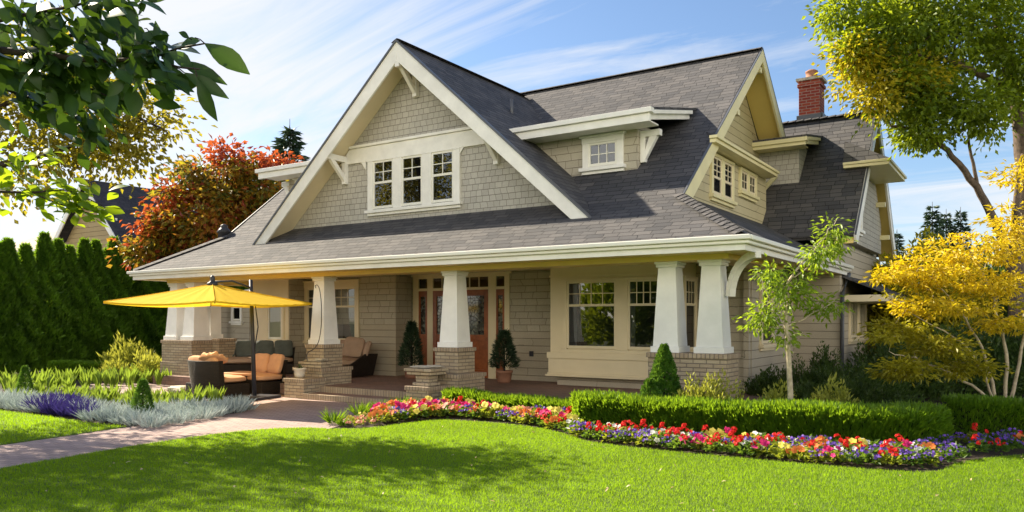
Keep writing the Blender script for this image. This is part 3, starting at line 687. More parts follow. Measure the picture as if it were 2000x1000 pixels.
# porch floor and steps
mb = MB(); mb.box(-18.5, -3.9, 11.62, 15.3, -0.02, 0.225); part(mb, 'porch_floor', M['porch'])
mb = MB(); mb.box(-12.7, -9.3, 11.50, 11.62, 0.0, 0.229); mb.box(-12.35, -9.6, 11.04, 11.14, 0.0, 0.113); part(mb, 'step_nosing', M['soldier'], bevel=0.006)
mb = MB(); mb.box(-12.36, -9.59, 11.14, 11.50, -0.02, 0.110); part(mb, 'step', M['porch'])
# brick piers
def pier(x0, x1, y0, y1, z0, z1, name='brick_pier'):
    mb = MB(); mb.mi = 0; mb.box(x0, x1, y0, y1, z0, z1 - 0.075)
    mb.mi = 1; mb.box(x0 - 0.025, x1 + 0.025, y0 - 0.025, y1 + 0.025, z1 - 0.075, z1)
    part(mb, name, [M['brick'], M['soldier']], bevel=0.006)
pier(-5.17, -3.87, 11.9, 12.49, 0.0, 1.08)
pier(-9.60, -9.05, 11.9, 12.45, 0.1, 1.08); pier(-9.78, -8.88, 11.68, 12.55, 0.0, 0.59, 'pier_base'); pier(-9.62, -9.10, 11.08, 11.678, 0.0, 0.39, 'step_pedestal')
pier(-13.20, -12.66, 11.9, 12.45, 0.1, 1.08); pier(-13.35, -12.48, 11.68, 12.55, 0.0, 0.59, 'pier_base'); pier(-12.95, -12.37, 11.08, 11.678, 0.0, 0.40, 'step_pedestal')
pier(-18.55, -17.30, 11.9, 12.5, 0.0, 1.10); pier(-17.95, -17.06, 12.5, 13.0, 0.0, 1.14)
mb = MB(); mb.box(-18.58, -17.27, 11.87, 12.53, 0.0, 0.55); part(mb, 'pier_base', M['brick'], bevel=0.006)
# tapered columns
def column(cx, cy, zb=1.083, zt=2.553, a0=0.215, a1=0.150, name='column'):
    mb = MB()
    mb.box(cx - a0 - 0.03, cx + a0 + 0.03, cy - a0 - 0.03, cy + a0 + 0.03, zb, zb + 0.10)
    mb.taper(cx, cy, zb + 0.10, zt - 0.09, a0, a0, a1, a1)
    mb.box(cx - a1 - 0.03, cx + a1 + 0.03, cy - a1 - 0.03, cy + a1 + 0.03, zt - 0.09, zt - 0.035); mb.box(cx - a1 - 0.05, cx + a1 + 0.05, cy - a1 - 0.05, cy + a1 + 0.05, zt - 0.034, zt)
    part(mb, name, M['column'], bevel=0.006)
column(-4.90, 12.18); column(-4.17, 12.18); column(-9.32, 12.17); column(-12.93, 12.17)
column(-17.55, 12.2, 1.104, a0=0.235); column(-18.27, 12.2, 1.104, a0=0.235); column(-17.62, 12.72, 1.143, a0=0.16, a1=0.15)
# curved corner bracket and downspouts
mb = MB()
arc = [Vector((-3.93 + 0.02 + 0.52 * (1 - math.cos(t)), 12.2 - 0.30 * (1 - math.cos(t)), 1.98 + 0.62 * math.sin(t))) for t in [i * math.pi / 2 / 8 for i in range(9)]]
for i in range(8):
    p, q = arc[i], arc[i + 1]; w_ = Vector((0.03, 0.045, 0)); nn = Vector((-0.05, 0, 0.0)) if i < 4 else Vector((0, 0, 0.08))
    tn = (q - p).normalized(); pr = tn.cross(w_.normalized()).normalized() * 0.055
    mb.prism([p - pr - w_, p + pr - w_, q + pr - w_, q - pr - w_], w_ * 2)
part(mb, 'corner_bracket', M['trim'])
mb = MB(); mb.tube([(-3.38, 19.0, 2.66), (-3.40, 18.9, 2.5), (-3.42, 18.45, 2.2), (-3.43, 18.44, 0.1)], 0.045, 8)
part(mb, 'downspout', M['flash'])
mb = MB(); mb.box(-4.6, -4.5, 15.15, 15.278, 0, 2.73); part(mb, 'corner_board', M['siding'])
# door set
DYW = 15.28
mb = MB(front(DYW))
for a, c in ((-13.0, -12.82), (-12.54, -12.36), (-10.68, -10.46), (-10.22, -10.08)): mb.box(a, c, 0.0, 0.05, 0.225, 2.70)
for a, c in ((-12.82, -12.54), (-12.36, -10.68), (-10.46, -10.22)):
    mb.box(a, c, 0.0, 0.06, 2.335, 2.40); mb.box(a, c, 0.0, 0.045, 2.64, 2.70)
mb.box(-13.05, -10.03, 0.0, 0.07, 2.70, 2.744)
for k in range(1, 6): x = -12.36 + 1.68 * k / 6; mb.box(x - 0.012, x + 0.012, 0.012, 0.04, 2.40, 2.64)
part(mb, 'door_surround', M['cream'], bevel=0.003)
mb = MB(front(DYW)); mb.box(-12.36, -10.68, 0.001, 0.006, 2.40, 2.64); mb.box(-12.82, -12.54, 0.001, 0.006, 2.40, 2.64); mb.box(-10.46, -10.22, 0.001, 0.006, 2.40, 2.64)
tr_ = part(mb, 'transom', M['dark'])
mb = MB(front(DYW))
for a, c in ((-12.36, -10.68), (-12.82, -12.54), (-10.46, -10.22)): mb.quad((a, 0.02, 2.40), (c, 0.02, 2.40), (c, 0.02, 2.64), (a, 0.02, 2.64))
mb.build('pane', M['glass'], tr_)
def leaded():
    m, nt, b = newmat('leaded_glass'); N = nt.nodes.new; L = nt.links.new
    tc = N('ShaderNodeTexCoord'); v = N('ShaderNodeTexVoronoi'); v.feature = 'DISTANCE_TO_EDGE'; v.inputs['Scale'].default_value = 13
    L(tc.outputs['UV'], v.inputs['Vector']); e = ramp(nt, v.outputs['Distance'], 0.02, 0.06)
    v2 = N('ShaderNodeTexVoronoi'); v2.inputs['Scale'].default_value = 13; L(tc.outputs['UV'], v2.inputs['Vector'])
    cr = ramp(nt, v2.outputs['Color'], 0.3, 0.8, (0.015, 0.018, 0.016), (0.14, 0.15, 0.12))
    L(mixn(nt, e, (0.03, 0.03, 0.03), cr), b.inputs['Base Color']); b.inputs['Roughness'].default_value = 0.08; b.inputs['Specular IOR Level'].default_value = 1.0
    bump(nt, b, e, 0.5, 0.01); return m
M['leaded'] = leaded()
def door(a, c, name, side, fr_=0.12):
    mb = MB(front(DYW)); z0, z1 = 0.235, 2.335
    mb.box(a + 0.005, a + fr_, 0.006, 0.05, z0, z1); mb.box(c - fr_, c - 0.005, 0.006, 0.05, z0, z1)
    mb.box(a + fr_, c - fr_, 0.006, 0.05, z1 - 0.14, z1); mb.box(a + fr_, c - fr_, 0.006, 0.05, 1.12, 1.26); mb.box(a + fr_, c - fr_, 0.006, 0.05, z0, z0 + 0.2)
    mb.box(a + fr_, c - fr_, 0.006, 0.026, z0 + 0.2, 1.12)
    d = part(mb, name, M['wood'], bevel=0.004)
    g = MB(front(DYW)); g.box(a + fr_, c - fr_, 0.006, 0.022, 1.26, z1 - 0.14); g.build('leaded_pane', M['leaded'], d)
    if side:
        h = MB(front(DYW)); x = c - 0.06 if side > 0 else a + 0.06
        h.tube([(x, 0.05, 1.12), (x, 0.09, 1.14), (x, 0.10, 1.2), (x, 0.09, 1.28), (x, 0.05, 1.3)], 0.012, 6); h.build('handle', M['metal'], d)
door(-12.36, -11.525, 'door', 1); door(-11.515, -10.68, 'door', -1); door(-12.82, -12.54, 'sidelight', 0, 0.055); door(-10.46, -10.22, 'sidelight', 0, 0.05)
mb = MB(); mb.box(-12.2, -10.8, 14.45, 15.1, 0.2255, 0.24); tag(mb.build('doormat', M['metal']), 'dark flat doormat lying before the red wooden front door', 'doormat')
mb = MB(front(15.28)); mb.box(-9.55, -9.45, -0.01, 0.02, 0.78, 0.90); part(mb, 'outlet_box', M['metal'])
# right porch bay with its big windows
mb = MB(); mb.box(-8.54, -5.6, 14.5, 15.279, 0.42, 2.74); part(mb, 'bay_wall', M['cream'])
mb = MB(front(14.5))
mb.box(-8.60, -5.54, 0.0, 0.06, 0.80, 0.93); mb.box(-8.58, -5.56, 0.0, 0.025, 0.50, 0.80); mb.box(-8.62, -5.52, 0.0, 0.09, 0.42, 0.46); mb.box(-8.59, -5.55, 0.0, 0.055, 0.461, 0.50)
part(mb, 'bay_sill', M['cream'], bevel=0.004)
mb = MB(front(14.5)); mb.box(-8.56, -5.58, 0.0, 0.03, 2.52, 2.56); part(mb, 'bay_head_trim', M['cream'])
window(front(14.5), [(-8.12, -6.98), (-6.72, -6.05)], 1.02, 2.42, 4, 2, 0.36, 0.10, 0.05, 'cream', 'sash', sill=True, curtain=0.16, sillw=0.05)
window(right(-5.6), [(14.62, 15.16)], 1.02, 2.42, 3, 2, 0.36, 0.08, 0.05, 'cream', 'sash', sillw=0.05)
window(front(14.695), [(-15.24, -14.43)], 1.08, 2.46, 3, 2, 0.36, 0.11, 0.16, 'cream', 'sash', curtain=0.35)
window(front(14.695), [(-16.22, -15.52)], 1.08, 2.46, 3, 2, 0.36, 0.11, 0.16, 'cream', 'sash', curtain=0.3)
window(front(14.15), [(-17.15, -16.60)], 1.10, 2.02, 1, 1, 0, 0.09, 0.10, 'cream', 'sashw')
mb = MB(front(14.15)); mb.box(-17.9, -16.36, 0.0, 0.02, 0.9, 2.74); part(mb, 'wall_panel', M['cream'])
window(right(-4.48), [(15.9, 16.65)], 1.14, 2.28, 2, 2, 0.5, 0.10, 0.10, 'cream', 'sash')
window(right(-3.48), [(19.6, 20.5), (20.7, 21.6)], 1.2, 2.05, 4, 1, 1.0, 0.10, 0.06, 'cream', 'sash')
# rear wing with its own gable, hood, dormer end and chimney
WY0, WZ0, WYR, WZR, WX = 18.2, 3.46, 21.3, 6.80, -3.15
ws = (WZR - WZ0) / (WYR - WY0)
mb = MB(); mb.slab([(-14, WY0, WZ0), (WX, WY0, WZ0), (WX, WYR, WZR), (-14, WYR, WZR)], 0.10); mb.slab([(WX, 24.4, WZ0), (-14, 24.4, WZ0), (-14, WYR, WZR), (WX, WYR, WZR)], 0.10)
part(mb, 'rear_roof', M['roof'])
mb = MB(); mb.prism([(-3.55, 18.55, 3.2), (-3.55, 24.1, 3.2), (-3.55, WYR, WZR - 0.3)], (-0.15, 0, 0)); part(mb, 'rear_gable_wall', M['shingle'])
side_barge(WX + 0.005, WY0, WZ0, 24.4, WZ0, WYR, WZR, depth=0.26, mat='trim')
mb = MB()
for y0, z0_, y1, z1_ in ((WY0, WZ0, WYR, WZR), (24.4, WZ0, WYR, WZR)):
    mb.prism([(WX, y0, z0_ - 0.19), (WX, y1, z1_ - 0.19), (-3.54, y1, z1_ - 0.19), (-3.54, y0, z0_ - 0.19)], (0, 0, 0.03))
part(mb, 'soffit', M['soffit'])
for yy, zz in ((22.6, 4.7), (23.3, 3.9), (22.1, 5.3)):
    mb = MB(); mb.box(-3.54, -3.13, yy - 0.06, yy + 0.06, zz - 0.12, zz); part(mb, 'purlin_end', M['trim_bounce'])
hood('hood', -3.62, -2.62, 19.6, 22.4, 5.16, 0.55)
mb = MB(); mb.prism([(-3.35, 18.5, 3.4), (-3.35, 23.4, 3.4), (-3.35, 23.4, 4.2), (-3.35, 22.5, 5.15), (-3.35, 19.95, 5.15)], (-0.21, 0, 0)); part(mb, 'bay_wall', M['shingle'])
window(right(-3.35), [(19.55, 20.2)], 3.75, 4.45, 2, 2, 1.0, 0.10, 0.08, 'trim', 'sashw')
caps(((WX + 0.03, WYR, WZR), (-9, WYR, WZR)), 'ridge_cap', 30, 0.15)
mb = MB(); mb.slab([(-7, 19.0, 5.93), (-4.30, 19.0, 5.93), (-4.30, 20.9, 6.25), (-7, 20.9, 6.25)], 0.05); part(mb, 'rear_dormer_roof', M['roof'])
mb = MB(); mb.box(-7, -4.33, 19.02, 19.1, 5.70, 5.875); mb.box(-7, -4.28, 18.96, 19.1, 5.78, 5.872)
for xx, hh in ((-4.33, 0.16), (-4.28, 0.07)): mb.prism([(xx, 19.101, 5.89), (xx, 20.4, 6.11), (xx, 20.4, 6.11 - hh), (xx, 19.101, 5.89 - hh)], (-0.06, 0, 0))
mb.box(-7, -4.4, 19.101, 19.6, 5.72, 5.74); part(mb, 'rear_dormer_fascia', M['trim_bounce'])
mb = MB(); mb.box(-7, -4.6, 19.55, 20.9, 4.4, 5.85); part(mb, 'rear_dormer_wall', M['shingle'])
mb = MB(); mb.box(-5.03, -4.50, 21.35, 21.88, 6.2, 7.86); mb.box(-5.065, -4.465, 21.315, 21.915, 7.70, 7.78); ch_ = part(mb, 'chimney', M['redbrick'], bevel=0.006)
def sub(mb, name, mat, parent): return mb.build(name, mat, parent)
mb = MB(); mb.box(-5.09, -4.44, 21.29, 21.94, 7.861, 7.93); sub(mb, 'chimney_cap', M['stone'], ch_)
mb = MB(); mb.lathe([(0.16, 7.931), (0.17, 7.98), (0.145, 8.0), (0.145, 8.11), (0.16, 8.12), (0.16, 8.15), (0.09, 8.19)], -4.765, 21.615, 16); sub(mb, 'chimney_pot', M['terracotta'], ch_)
mb = MB(); mb.box(-5.07, -4.46, 21.28, 21.349, 6.45, 6.95); mb.box(-4.499, -4.43, 21.35, 21.85, 6.4, 6.98); sub(mb, 'flashing', M['flash'], ch_)
mb = MB(); mb.slab([(-2.55, 18.7, 2.22), (-2.55, 22.6, 2.22), (-3.47, 22.6, 2.62), (-3.47, 18.7, 2.62)], 0.05); part(mb, 'side_porch_roof', M['roof'])
mb = MB(); mb.box(-3.47, -2.53, 18.68, 22.6, 2.02, 2.165); part(mb, 'side_porch_fascia', M['cream'])
# roof vents
mb = MB(); mb.box(-7.05, -6.75, 15.35, 15.75, main_z(15.55) - 0.1, main_z(15.55) + 0.10); mb.prism([(-7.10, 15.2, main_z(15.2) + 0.10), (-6.7, 15.2, main_z(15.2) + 0.10), (-6.7, 15.7, main_z(15.7) + 0.04), (-7.10, 15.7, main_z(15.7) + 0.04)], (0, 0, 0.03))
part(mb, 'roof_vent', M['wood'])
mb = MB(); mb.tube([(-9.6, 14.6, 6.0), (-9.6, 14.6, 6.52)], 0.04, 8); part(mb, 'vent_pipe', M['flash'])
mb = MB(); mb.lathe([(0.16, 3.6), (0.15, 3.86), (0.19, 3.88), (0.12, 3.98), (0.08, 4.02), (0.10, 4.06), (0.03, 4.1)], -17.45, 12.95, 12); part(mb, 'roof_ventilator', M['metal'])
# sub-parts were modelled in world coordinates: their parents stand at the world origin of those meshes, so nothing to move

# ------------------------------------------------------------------ furniture on the patio and porch
def cushion(name, sx, sy, sz, mat, parent, loc, rot=(0, 0, 0), wr=0.012, seed=0):
    """soft box: half sizes rounded, puffed and a little wrinkled"""
    bm = bmesh.new(); bmesh.ops.create_cube(bm, size=2); bmesh.ops.subdivide_edges(bm, edges=bm.edges[:], cuts=7, use_grid_fill=True)
    rs = random.Random(seed); ph = [rs.uniform(0, 6) for _ in range(6)]
    for v in bm.verts:
        x, y, z = v.co; e = max(abs(x), abs(y))
        k = (abs(x) ** 6 + abs(y) ** 6 + abs(z) ** 6) ** (1 / 6.0); x, y, z = x / k, y / k, z / k
        z *= 1 - 0.35 * e ** 4; w = wr * (math.sin(9 * x + ph[0] + 3 * math.sin(4 * y + ph[1])) + math.sin(7 * y + ph[2] + 2 * math.sin(5 * x + ph[3])))
        v.co = (x * sx / 2, y * sy / 2, z * sz / 2 + w * (1 if z > 0 else 0.3))
    for f in bm.faces: f.smooth = True
    me = bpy.data.meshes.new(name); bm.to_mesh(me); bm.free()
    o = link(name, me, mat, parent); o.location = loc; o.rotation_euler = rot; return o
def sofa(name, label, cat, px, d, z, facing, length, depth, mat, backh=0.72, pillows=1, curved=True, seath=0.27, mat2=None, group=None, seed=0):
    """wicker seat: length along x, faces -y before turning; facing = direction it looks at, in the ground plane"""
    loc = at(px, d, z); f = Vector((facing[0], facing[1])); rz = math.atan2(f.y, f.x) + math.pi / 2
    t = thing(name, label, cat, loc, rz, group)
    mb = MB(); n = 14 if curved else 1; hl = length / 2
    # base
    mb.box(-hl + 0.03, hl - 0.03, -depth / 2, depth / 2 - 0.09, 0.02, seath)
    # back shell: bows outwards, leans outwards towards the top
    def bow(x): return depth / 2 - (0.22 * (x / hl) ** 2 if curved else 0)
    xs = [-hl + 2 * hl * i / n for i in range(n + 1)]; vs_ = []
    for x in xs:
        y = bow(x); vs_ += [(x * 0.94, y - 0.12, 0.0), (x * 0.94, y - 0.04, 0.0), (x, y + 0.06, backh), (x, y - 0.03, backh)]
    fs = []
    for i in range(n):
        for j in range(4): fs.append((4 * i + j, 4 * i + (j + 1) % 4, 4 * i + 4 + (j + 1) % 4, 4 * i + 4 + j))
    fs += [(0, 1, 2, 3), (4 * n + 3, 4 * n + 2, 4 * n + 1, 4 * n)]
    mb.sm = curved; mb.add(vs_, fs); mb.sm = False
    mb.build('frame', M['wicker'], t, bevel=0.008)
    cushion('seat_cushion', length - 0.08, depth - 0.12, 0.17, mat, t, (0, -0.07, seath + 0.085), wr=0.004, seed=seed)
    for k in range(pillows):
        w = (length - 0.1) / pillows; x = -hl + 0.05 + w * (k + 0.5)
        cushion('back_cushion', w * 0.98, 0.44, 0.17, mat2 or mat, t, (x, bow(x) - 0.20, seath + 0.17 + 0.20), (rad(74), 0, rad(-14 * (x / hl) if curved else 0)), wr=0.010, seed=seed + k + 1)
    return t
Rr, Ff = Vector((CV, SV, 0)), Vector((-SV, CV, 0))
def dirv(r, f): return (Rr * r + Ff * f)
a_ = sofa('wicker_armchair', 'dark wicker tub chair seen from behind, salmon cushions heaped on it, under the yellow parasol', 'armchair', 421, 16.75, 0.0, dirv(0.62, 0.78), 1.2, 0.9, M['cushion'], 0.76, 1, seed=3)
cushion('loose_pillow', 0.5, 0.42, 0.15, M['cushion'], a_, (-0.25, 0.20, 0.80), (rad(25), rad(8), 0.3), 0.02, 21)
sofa('wicker_loveseat', 'dark wicker corner seat with salmon seat and two large back pillows, beside the parasol pole', 'sofa', 512, 17.45, 0.0, dirv(-0.55, -0.84), 1.05, 0.85, M['cushion'], 0.72, 2, seed=9)
c_ = sofa('wicker_sofa', 'long dark sofa with grey back cushions on the porch behind the parasol pole', 'sofa', 497, 20.2, 0.227, dirv(0.25, -0.97), 2.0, 0.8, M['taupe'], 0.66, 4, False, seed=14, mat2=M['greycush'])
b_ = thing('porch_bench', 'low black wicker daybed with taupe cushions against the porch wall by the open corner', 'daybed', (-14.15, 13.95, 0.227))
mb = MB(); mb.box(-1.0, 0.55, -0.42, 0.42, 0.02, 0.25); mb.prism([(0.56, -0.42, 0.02), (0.56, 0.42, 0.02), (0.72, 0.42, 0.56), (0.66, 0.05, 0.56), (0.60, -0.42, 0.30)], (0.05, 0, 0)); mb.build('frame', M['wicker'], b_, bevel=0.01)
cushion('seat_cushion', 1.62, 0.86, 0.22, M['taupe'], b_, (-0.2, -0.01, 0.36), (0, 0, 0), 0.004, 31)
cushion('back_cushion', 1.1, 0.46, 0.18, M['taupe'], b_, (-0.35, 0.30, 0.66), (rad(80), 0, 0), 0.006, 32)
cushion('pillow', 0.52, 0.50, 0.17, M['taupe'], b_, (0.30, 0.05, 0.72), (rad(72), rad(6), rad(20)), 0.008, 33)
cushion('pillow', 0.42, 0.40, 0.15, M['taupe'], b_, (0.55, 0.22, 0.66), (rad(70), rad(-10), rad(-30)), 0.008, 34)
t_ = thing('coffee_table', 'low square dark wicker table between the salmon seats', 'table', at(478, 17.5), rad(20))
mb = MB(); mb.box(-0.42, 0.42, -0.42, 0.42, 0.40, 0.45); mb.build('tabletop', M['cushion'], t_, bevel=0.01)
mb = MB(); mb.box(-0.38, 0.38, -0.38, 0.38, 0.02, 0.399); mb.build('base', M['wicker'], t_, bevel=0.01)

# parasol
pb = at(497, 16.15); pt = at(415, 15.6); apex = at(415, 15.6, 2.325)
U = thing('cantilever_parasol', 'square yellow cantilever parasol open over the patio seats', 'parasol', pb)
def wpart(mb, name, mat, p=U): return mb.build(name, mat, p, world=True)
mb = MB(); mb.box(-0.38, 0.38, -0.38, 0.38, 0.004, 0.055); ba = mb.build('base_plate', M['metal'], U, bevel=0.01); ba.rotation_euler = (0, 0, rad(10))
top = at(490, 16.2, 2.44); mb = MB(); mb.tube([pb + Vector((0, 0, 0.05)), pb.lerp(top, 0.5) + Vector((0, 0, 0.02)), top], [0.045, 0.042, 0.036], 10); wpart(mb, 'pole', M['metal'])
mb = MB(); hubp = apex + Vector((0, 0, 0.04)); mb.tube([hubp, apex.lerp(top, 0.5) + Vector((0, 0, 0.015)), pb.lerp(top, 0.93)], 0.022, 8)
mb.tube([pb.lerp(top, 0.35), pb.lerp(top, 0.6) + dirv(0.12, 0), pb.lerp(top, 0.9) + dirv(0.05, 0)], 0.012, 6); wpart(mb, 'arm', M['metal'])
mb = MB(); mb.tube([pb.lerp(top, 0.36) + dirv(-0.1, 0.02), pb.lerp(top, 0.37), pb.lerp(top, 0.40) + dirv(0.14, 0)], 0.016, 6); wpart(mb, 'crank', M['metal'])
# canopy: four panels that sag, a corner towards the camera
hd = 1.93; zr = 1.955; ang0 = math.atan2(-pt.y, -pt.x) + 0.02
cor = [Vector((pt.x + hd * math.cos(ang0 + k * math.pi / 2), pt.y + hd * math.sin(ang0 + k * math.pi / 2), zr)) for k in range(4)]
cor[0].z = 1.95; V = []; Fq = []; ng = 26
for k in range(4):
    A, B = cor[k], cor[(k + 1) % 4]
    for i in range(ng + 1):
        for j in range(ng + 1):
            t, s = i / ng, j / ng; p = apex.lerp(A.lerp(B, s), t); sag = 0.10 * t * (1 - t) * 0.6 + 0.05 * math.sin(math.pi * s) * t * t + 0.010 * math.sin(34 * s + 3 * k) * t * (1 - t) * 2 + 0.006 * math.sin(60 * s) * t ** 6; V.append((p.x, p.y, p.z - sag))
    o = k * (ng + 1) ** 2
    for i in range(ng):
        for j in range(ng): q = o + i * (ng + 1) + j; Fq.append((q, q + 1, q + ng + 2, q + ng + 1))
me = mesh_np('canopy', np.array(V), np.array(Fq), np.full(len(V), 0.5), False); cn = link('canopy', me, M['canopy'], U, True)
for k in range(4):
    mb = MB(); mb.tube([apex.lerp(cor[k], t_ / 10) - Vector((0, 0, 0.06 * (t_ / 10) * (1 - t_ / 10) - 0.004)) for t_ in range(11)], 0.009, 5); wpart(mb, 'seam', M['canopy'])
mb = MB()   # hem hanging at the rim
for k in range(4):
    A, B = cor[k], cor[(k + 1) % 4]; m_ = [A.lerp(B, s / 8) - Vector((0, 0, 0.05 * math.sin(math.pi * s / 8))) for s in range(9)]
    for i in range(8): mb.quad(m_[i], m_[i + 1], m_[i + 1] - Vector((0, 0, 0.035)), m_[i] - Vector((0, 0, 0.035)))
hm = wpart(mb, 'hem', M['canopy'])
for k in range(4):
    mb = MB(); mb.tube([apex - Vector((0, 0, 0.05)), cor[k] - Vector((0, 0, 0.045))], 0.011, 5); wpart(mb, 'rib', M['metal'])
mb = MB(); mb.lathe([(0.02, 2.285), (0.11, 2.30), (0.10, 2.345), (0.05, 2.375), (0.045, 2.425), (0.05, 2.455), (0.02, 2.495)], apex.x, apex.y, 14); wpart(mb, 'finial', M['metal'])

# stones and pots on the step pedestals
def stone_lump(mb, cx, cy, z, sx, sy, sz, seed):
    rs = random.Random(seed); n = 10; k = 6; vs_ = []
    for i in range(k + 1):
        th = math.pi * i / k
        for j in range(n):
            an = 2 * math.pi * j / n; r = 1 + rs.uniform(-0.14, 0.14)
            ca, sa = math.cos(an), math.sin(an); ca = math.copysign(abs(ca) ** 0.6, ca); sa = math.copysign(abs(sa) ** 0.6, sa)
            vs_.append((cx + sx * r * math.sin(th) ** 0.6 * ca if 0 < i < k else cx, cy + sy * r * math.sin(th) ** 0.6 * sa if 0 < i < k else cy, z + sz * (1 - math.cos(th)) / 1))
    mb.add(vs_, [(i * n + j, i * n + (j + 1) % n, (i + 1) * n + (j + 1) % n, (i + 1) * n + j) for i in range(k) for j in range(n)])
P1 = thing('stone_birdbath', 'pale stone bird table with flat ragged top on the pedestal right of the steps', 'stone ornament', (-9.36, 11.34, 0.39))
mb = MB(); mb.box(-0.19, 0.19, -0.17, 0.19, 0.0, 0.07); mb.taper(-0.01, 0.03, 0.071, 0.20, 0.155, 0.13, 0.165, 0.14); mb.build('stem', M['brick'], P1, bevel=0.012)
mb = MB(); mb.box(-0.33, 0.24, -0.17, 0.30, 0.201, 0.262); mb.box(-0.37, 0.28, -0.21, 0.33, 0.2625, 0.325); mb.build('slab', [M['brick']], P1, bevel=0.012)
mb = MB(); stone_lump(mb, -0.10, 0.05, 0.315, 0.24, 0.18, 0.028, 4); stone_lump(mb, 0.08, 0.12, 0.32, 0.17, 0.14, 0.03, 5); stone_lump(mb, -0.30, -0.04, 0.26, 0.09, 0.12, 0.03, 6); mb.build('broken_stone', M['stone'], P1, bevel=0.004)
P2 = thing('stone_slab', 'stack of flat pale stones on the pedestal left of the steps', 'stone ornament', (-12.75, 11.75, 0.592))
mb = MB(); mb.box(-0.34, 0.30, -0.12, 0.16, 0.0, 0.075); mb.box(-0.37, 0.33, -0.15, 0.18, 0.0755, 0.13); mb.build('slab', M['brick'], P2, bevel=0.012)
mb = MB(); stone_lump(mb, -0.05, 0.02, 0.128, 0.26, 0.13, 0.022, 14); stone_lump(mb, 0.12, 0.03, 0.16, 0.14, 0.10, 0.022, 15); mb.build('flat_stone', M['stone'], P2, bevel=0.004)
P3 = thing('white_pot', 'small white glazed pot on the left step pedestal below the flat stones', 'pot', (-12.80, 11.36, 0.402))
mb = MB(); mb.lathe([(0.075, 0.0), (0.105, 0.06), (0.125, 0.17), (0.135, 0.175), (0.135, 0.20), (0.115, 0.20), (0.11, 0.17)], 0, 0, 16); mb.build('pot', M['whitepot'], P3)
foliage('plant', leaves(RNG.normal(0, 0.03, (18, 3)) + np.array([0, 0, 0.18]), RNG.normal(0, 0.6, (18, 3)) + np.array([0, 0, 1]), 0.08, 0.03), M['shrub'], P3)
HK = thing('garden_hook', 'thin black shepherd hook rising beside the white column left of the steps', 'hook', at(602, 16.55, 0.72))
mb = MB(); pts = [(600, 705), (600, 690), (612, 682), (622, 668), (627, 640), (628, 610), (627, 585), (624, 565), (620, 557), (616, 558), (617, 563)]
mb.tube(smooth_line([at(x, 16.45, EYE + (626 - y) / FP * 16.45) for x, y in pts], 4), 0.009, 6); mb.build('rod', M['metal'], HK, world=True)
mb = MB(); stone_lump(mb, 0, 0, 0, 0.30, 0.22, 0.09, 8); bo = mb.build('boulder', M['stone']); bo.location = at(352, 17.2); tag(bo, 'rounded tan boulder by the foot of the brick pier behind the tub chair', 'boulder')

# ------------------------------------------------------------------ the neighbours
NH = thing('neighbour_house', 'tan neighbour house with dark grey gable roof seen over the tall green hedge', 'house', (-36.2, 22, 0))
def npart(mb, name, mat): return mb.build(name, mat, NH, world=True)
ny, nx, nz, nsl, nzf = 19.3, -36.2, 8.1, 1.03, 4.7
hw = (nz - nzf) / nsl
mb = MB(); mb.prism([(nx - hw + 0.5, ny + 0.5, 0), (nx + hw - 0.5, ny + 0.5, 0), (nx + hw - 0.5, ny + 0.5, nzf + 0.3), (nx, ny + 0.5, nz - 0.2), (nx - hw + 0.5, ny + 0.5, nzf + 0.3)], (0, 16, 0)); npart(mb, 'wall', M['tan'])
mb = MB()
for s in (-1, 1): mb.slab([(nx, ny, nz), (nx + s * (hw + 0.15), ny, nzf - 0.15), (nx + s * (hw + 0.15), ny + 17, nzf - 0.15), (nx, ny + 17, nz)], 0.15)
npart(mb, 'roof', M['nroof'])
mb = MB()
for s in (-1, 1): mb.prism([(nx, ny - 0.01, nz - 0.03), (nx + s * (hw + 0.15), ny - 0.01, nzf - 0.18), (nx + s * (hw + 0.0), ny - 0.01, nzf - 0.38), (nx, ny - 0.01, nz - 0.36)], (0, -0.05, 0))
npart(mb, 'bargeboard', M['trim'])
mb = MB(); mb.box(nx + 1.6, nx + 1.95, ny + 0.44, ny + 0.5, 5.6, 6.2); npart(mb, 'vent', M['trim'])
mb = MB(); mb.box(nx - 9, nx - hw + 0.3, ny + 0.2, ny + 8, 0, 4.9); npart(mb, 'side_wall', M['cream'])
mb = MB(); mb.slab([(nx - 10, ny - 0.4, 5.0), (nx - hw + 0.9, ny - 0.4, 5.0), (nx - hw + 2.2, ny + 5, 7.2), (nx - 10, ny + 5, 7.2)], 0.12); npart(mb, 'side_roof', M['nroof2'])
mb = MB(); mb.box(nx - 10, nx - hw + 0.95, ny - 0.5, ny - 0.42, 4.80, 4.99); npart(mb, 'gutter', M['trim'])
window(front(ny + 0.2), [(nx - 5.2, nx - 4.5), (nx - 4.35, nx - 3.65)], 3.2, 4.4, 2, 2, 0.5, 0.1, 0.1, 'trim', 'sashw', parent=NH)
SH = thing('garden_shed', 'pale boarded outbuilding with one small window beyond the left porch pier', 'shed', (-22.3, 17.5, 0))
mb = MB(); mb.box(-23.4, -20.95, 16.5, 18.5, 0, 2.4); mb.build('wall', M['siding'], SH, world=True)
mb = MB(); mb.slab([(-23.7, 16.2, 2.35), (-20.7, 16.2, 2.35), (-20.7, 18.7, 2.75), (-23.7, 18.7, 2.75)], 0.08); mb.build('roof', M['roof'], SH, world=True)
window(front(16.5), [(-21.75, -21.35)], 1.6, 2.05, 1, 1, 0, 0.07, 0.06, 'trim', 'sashw', parent=SH)

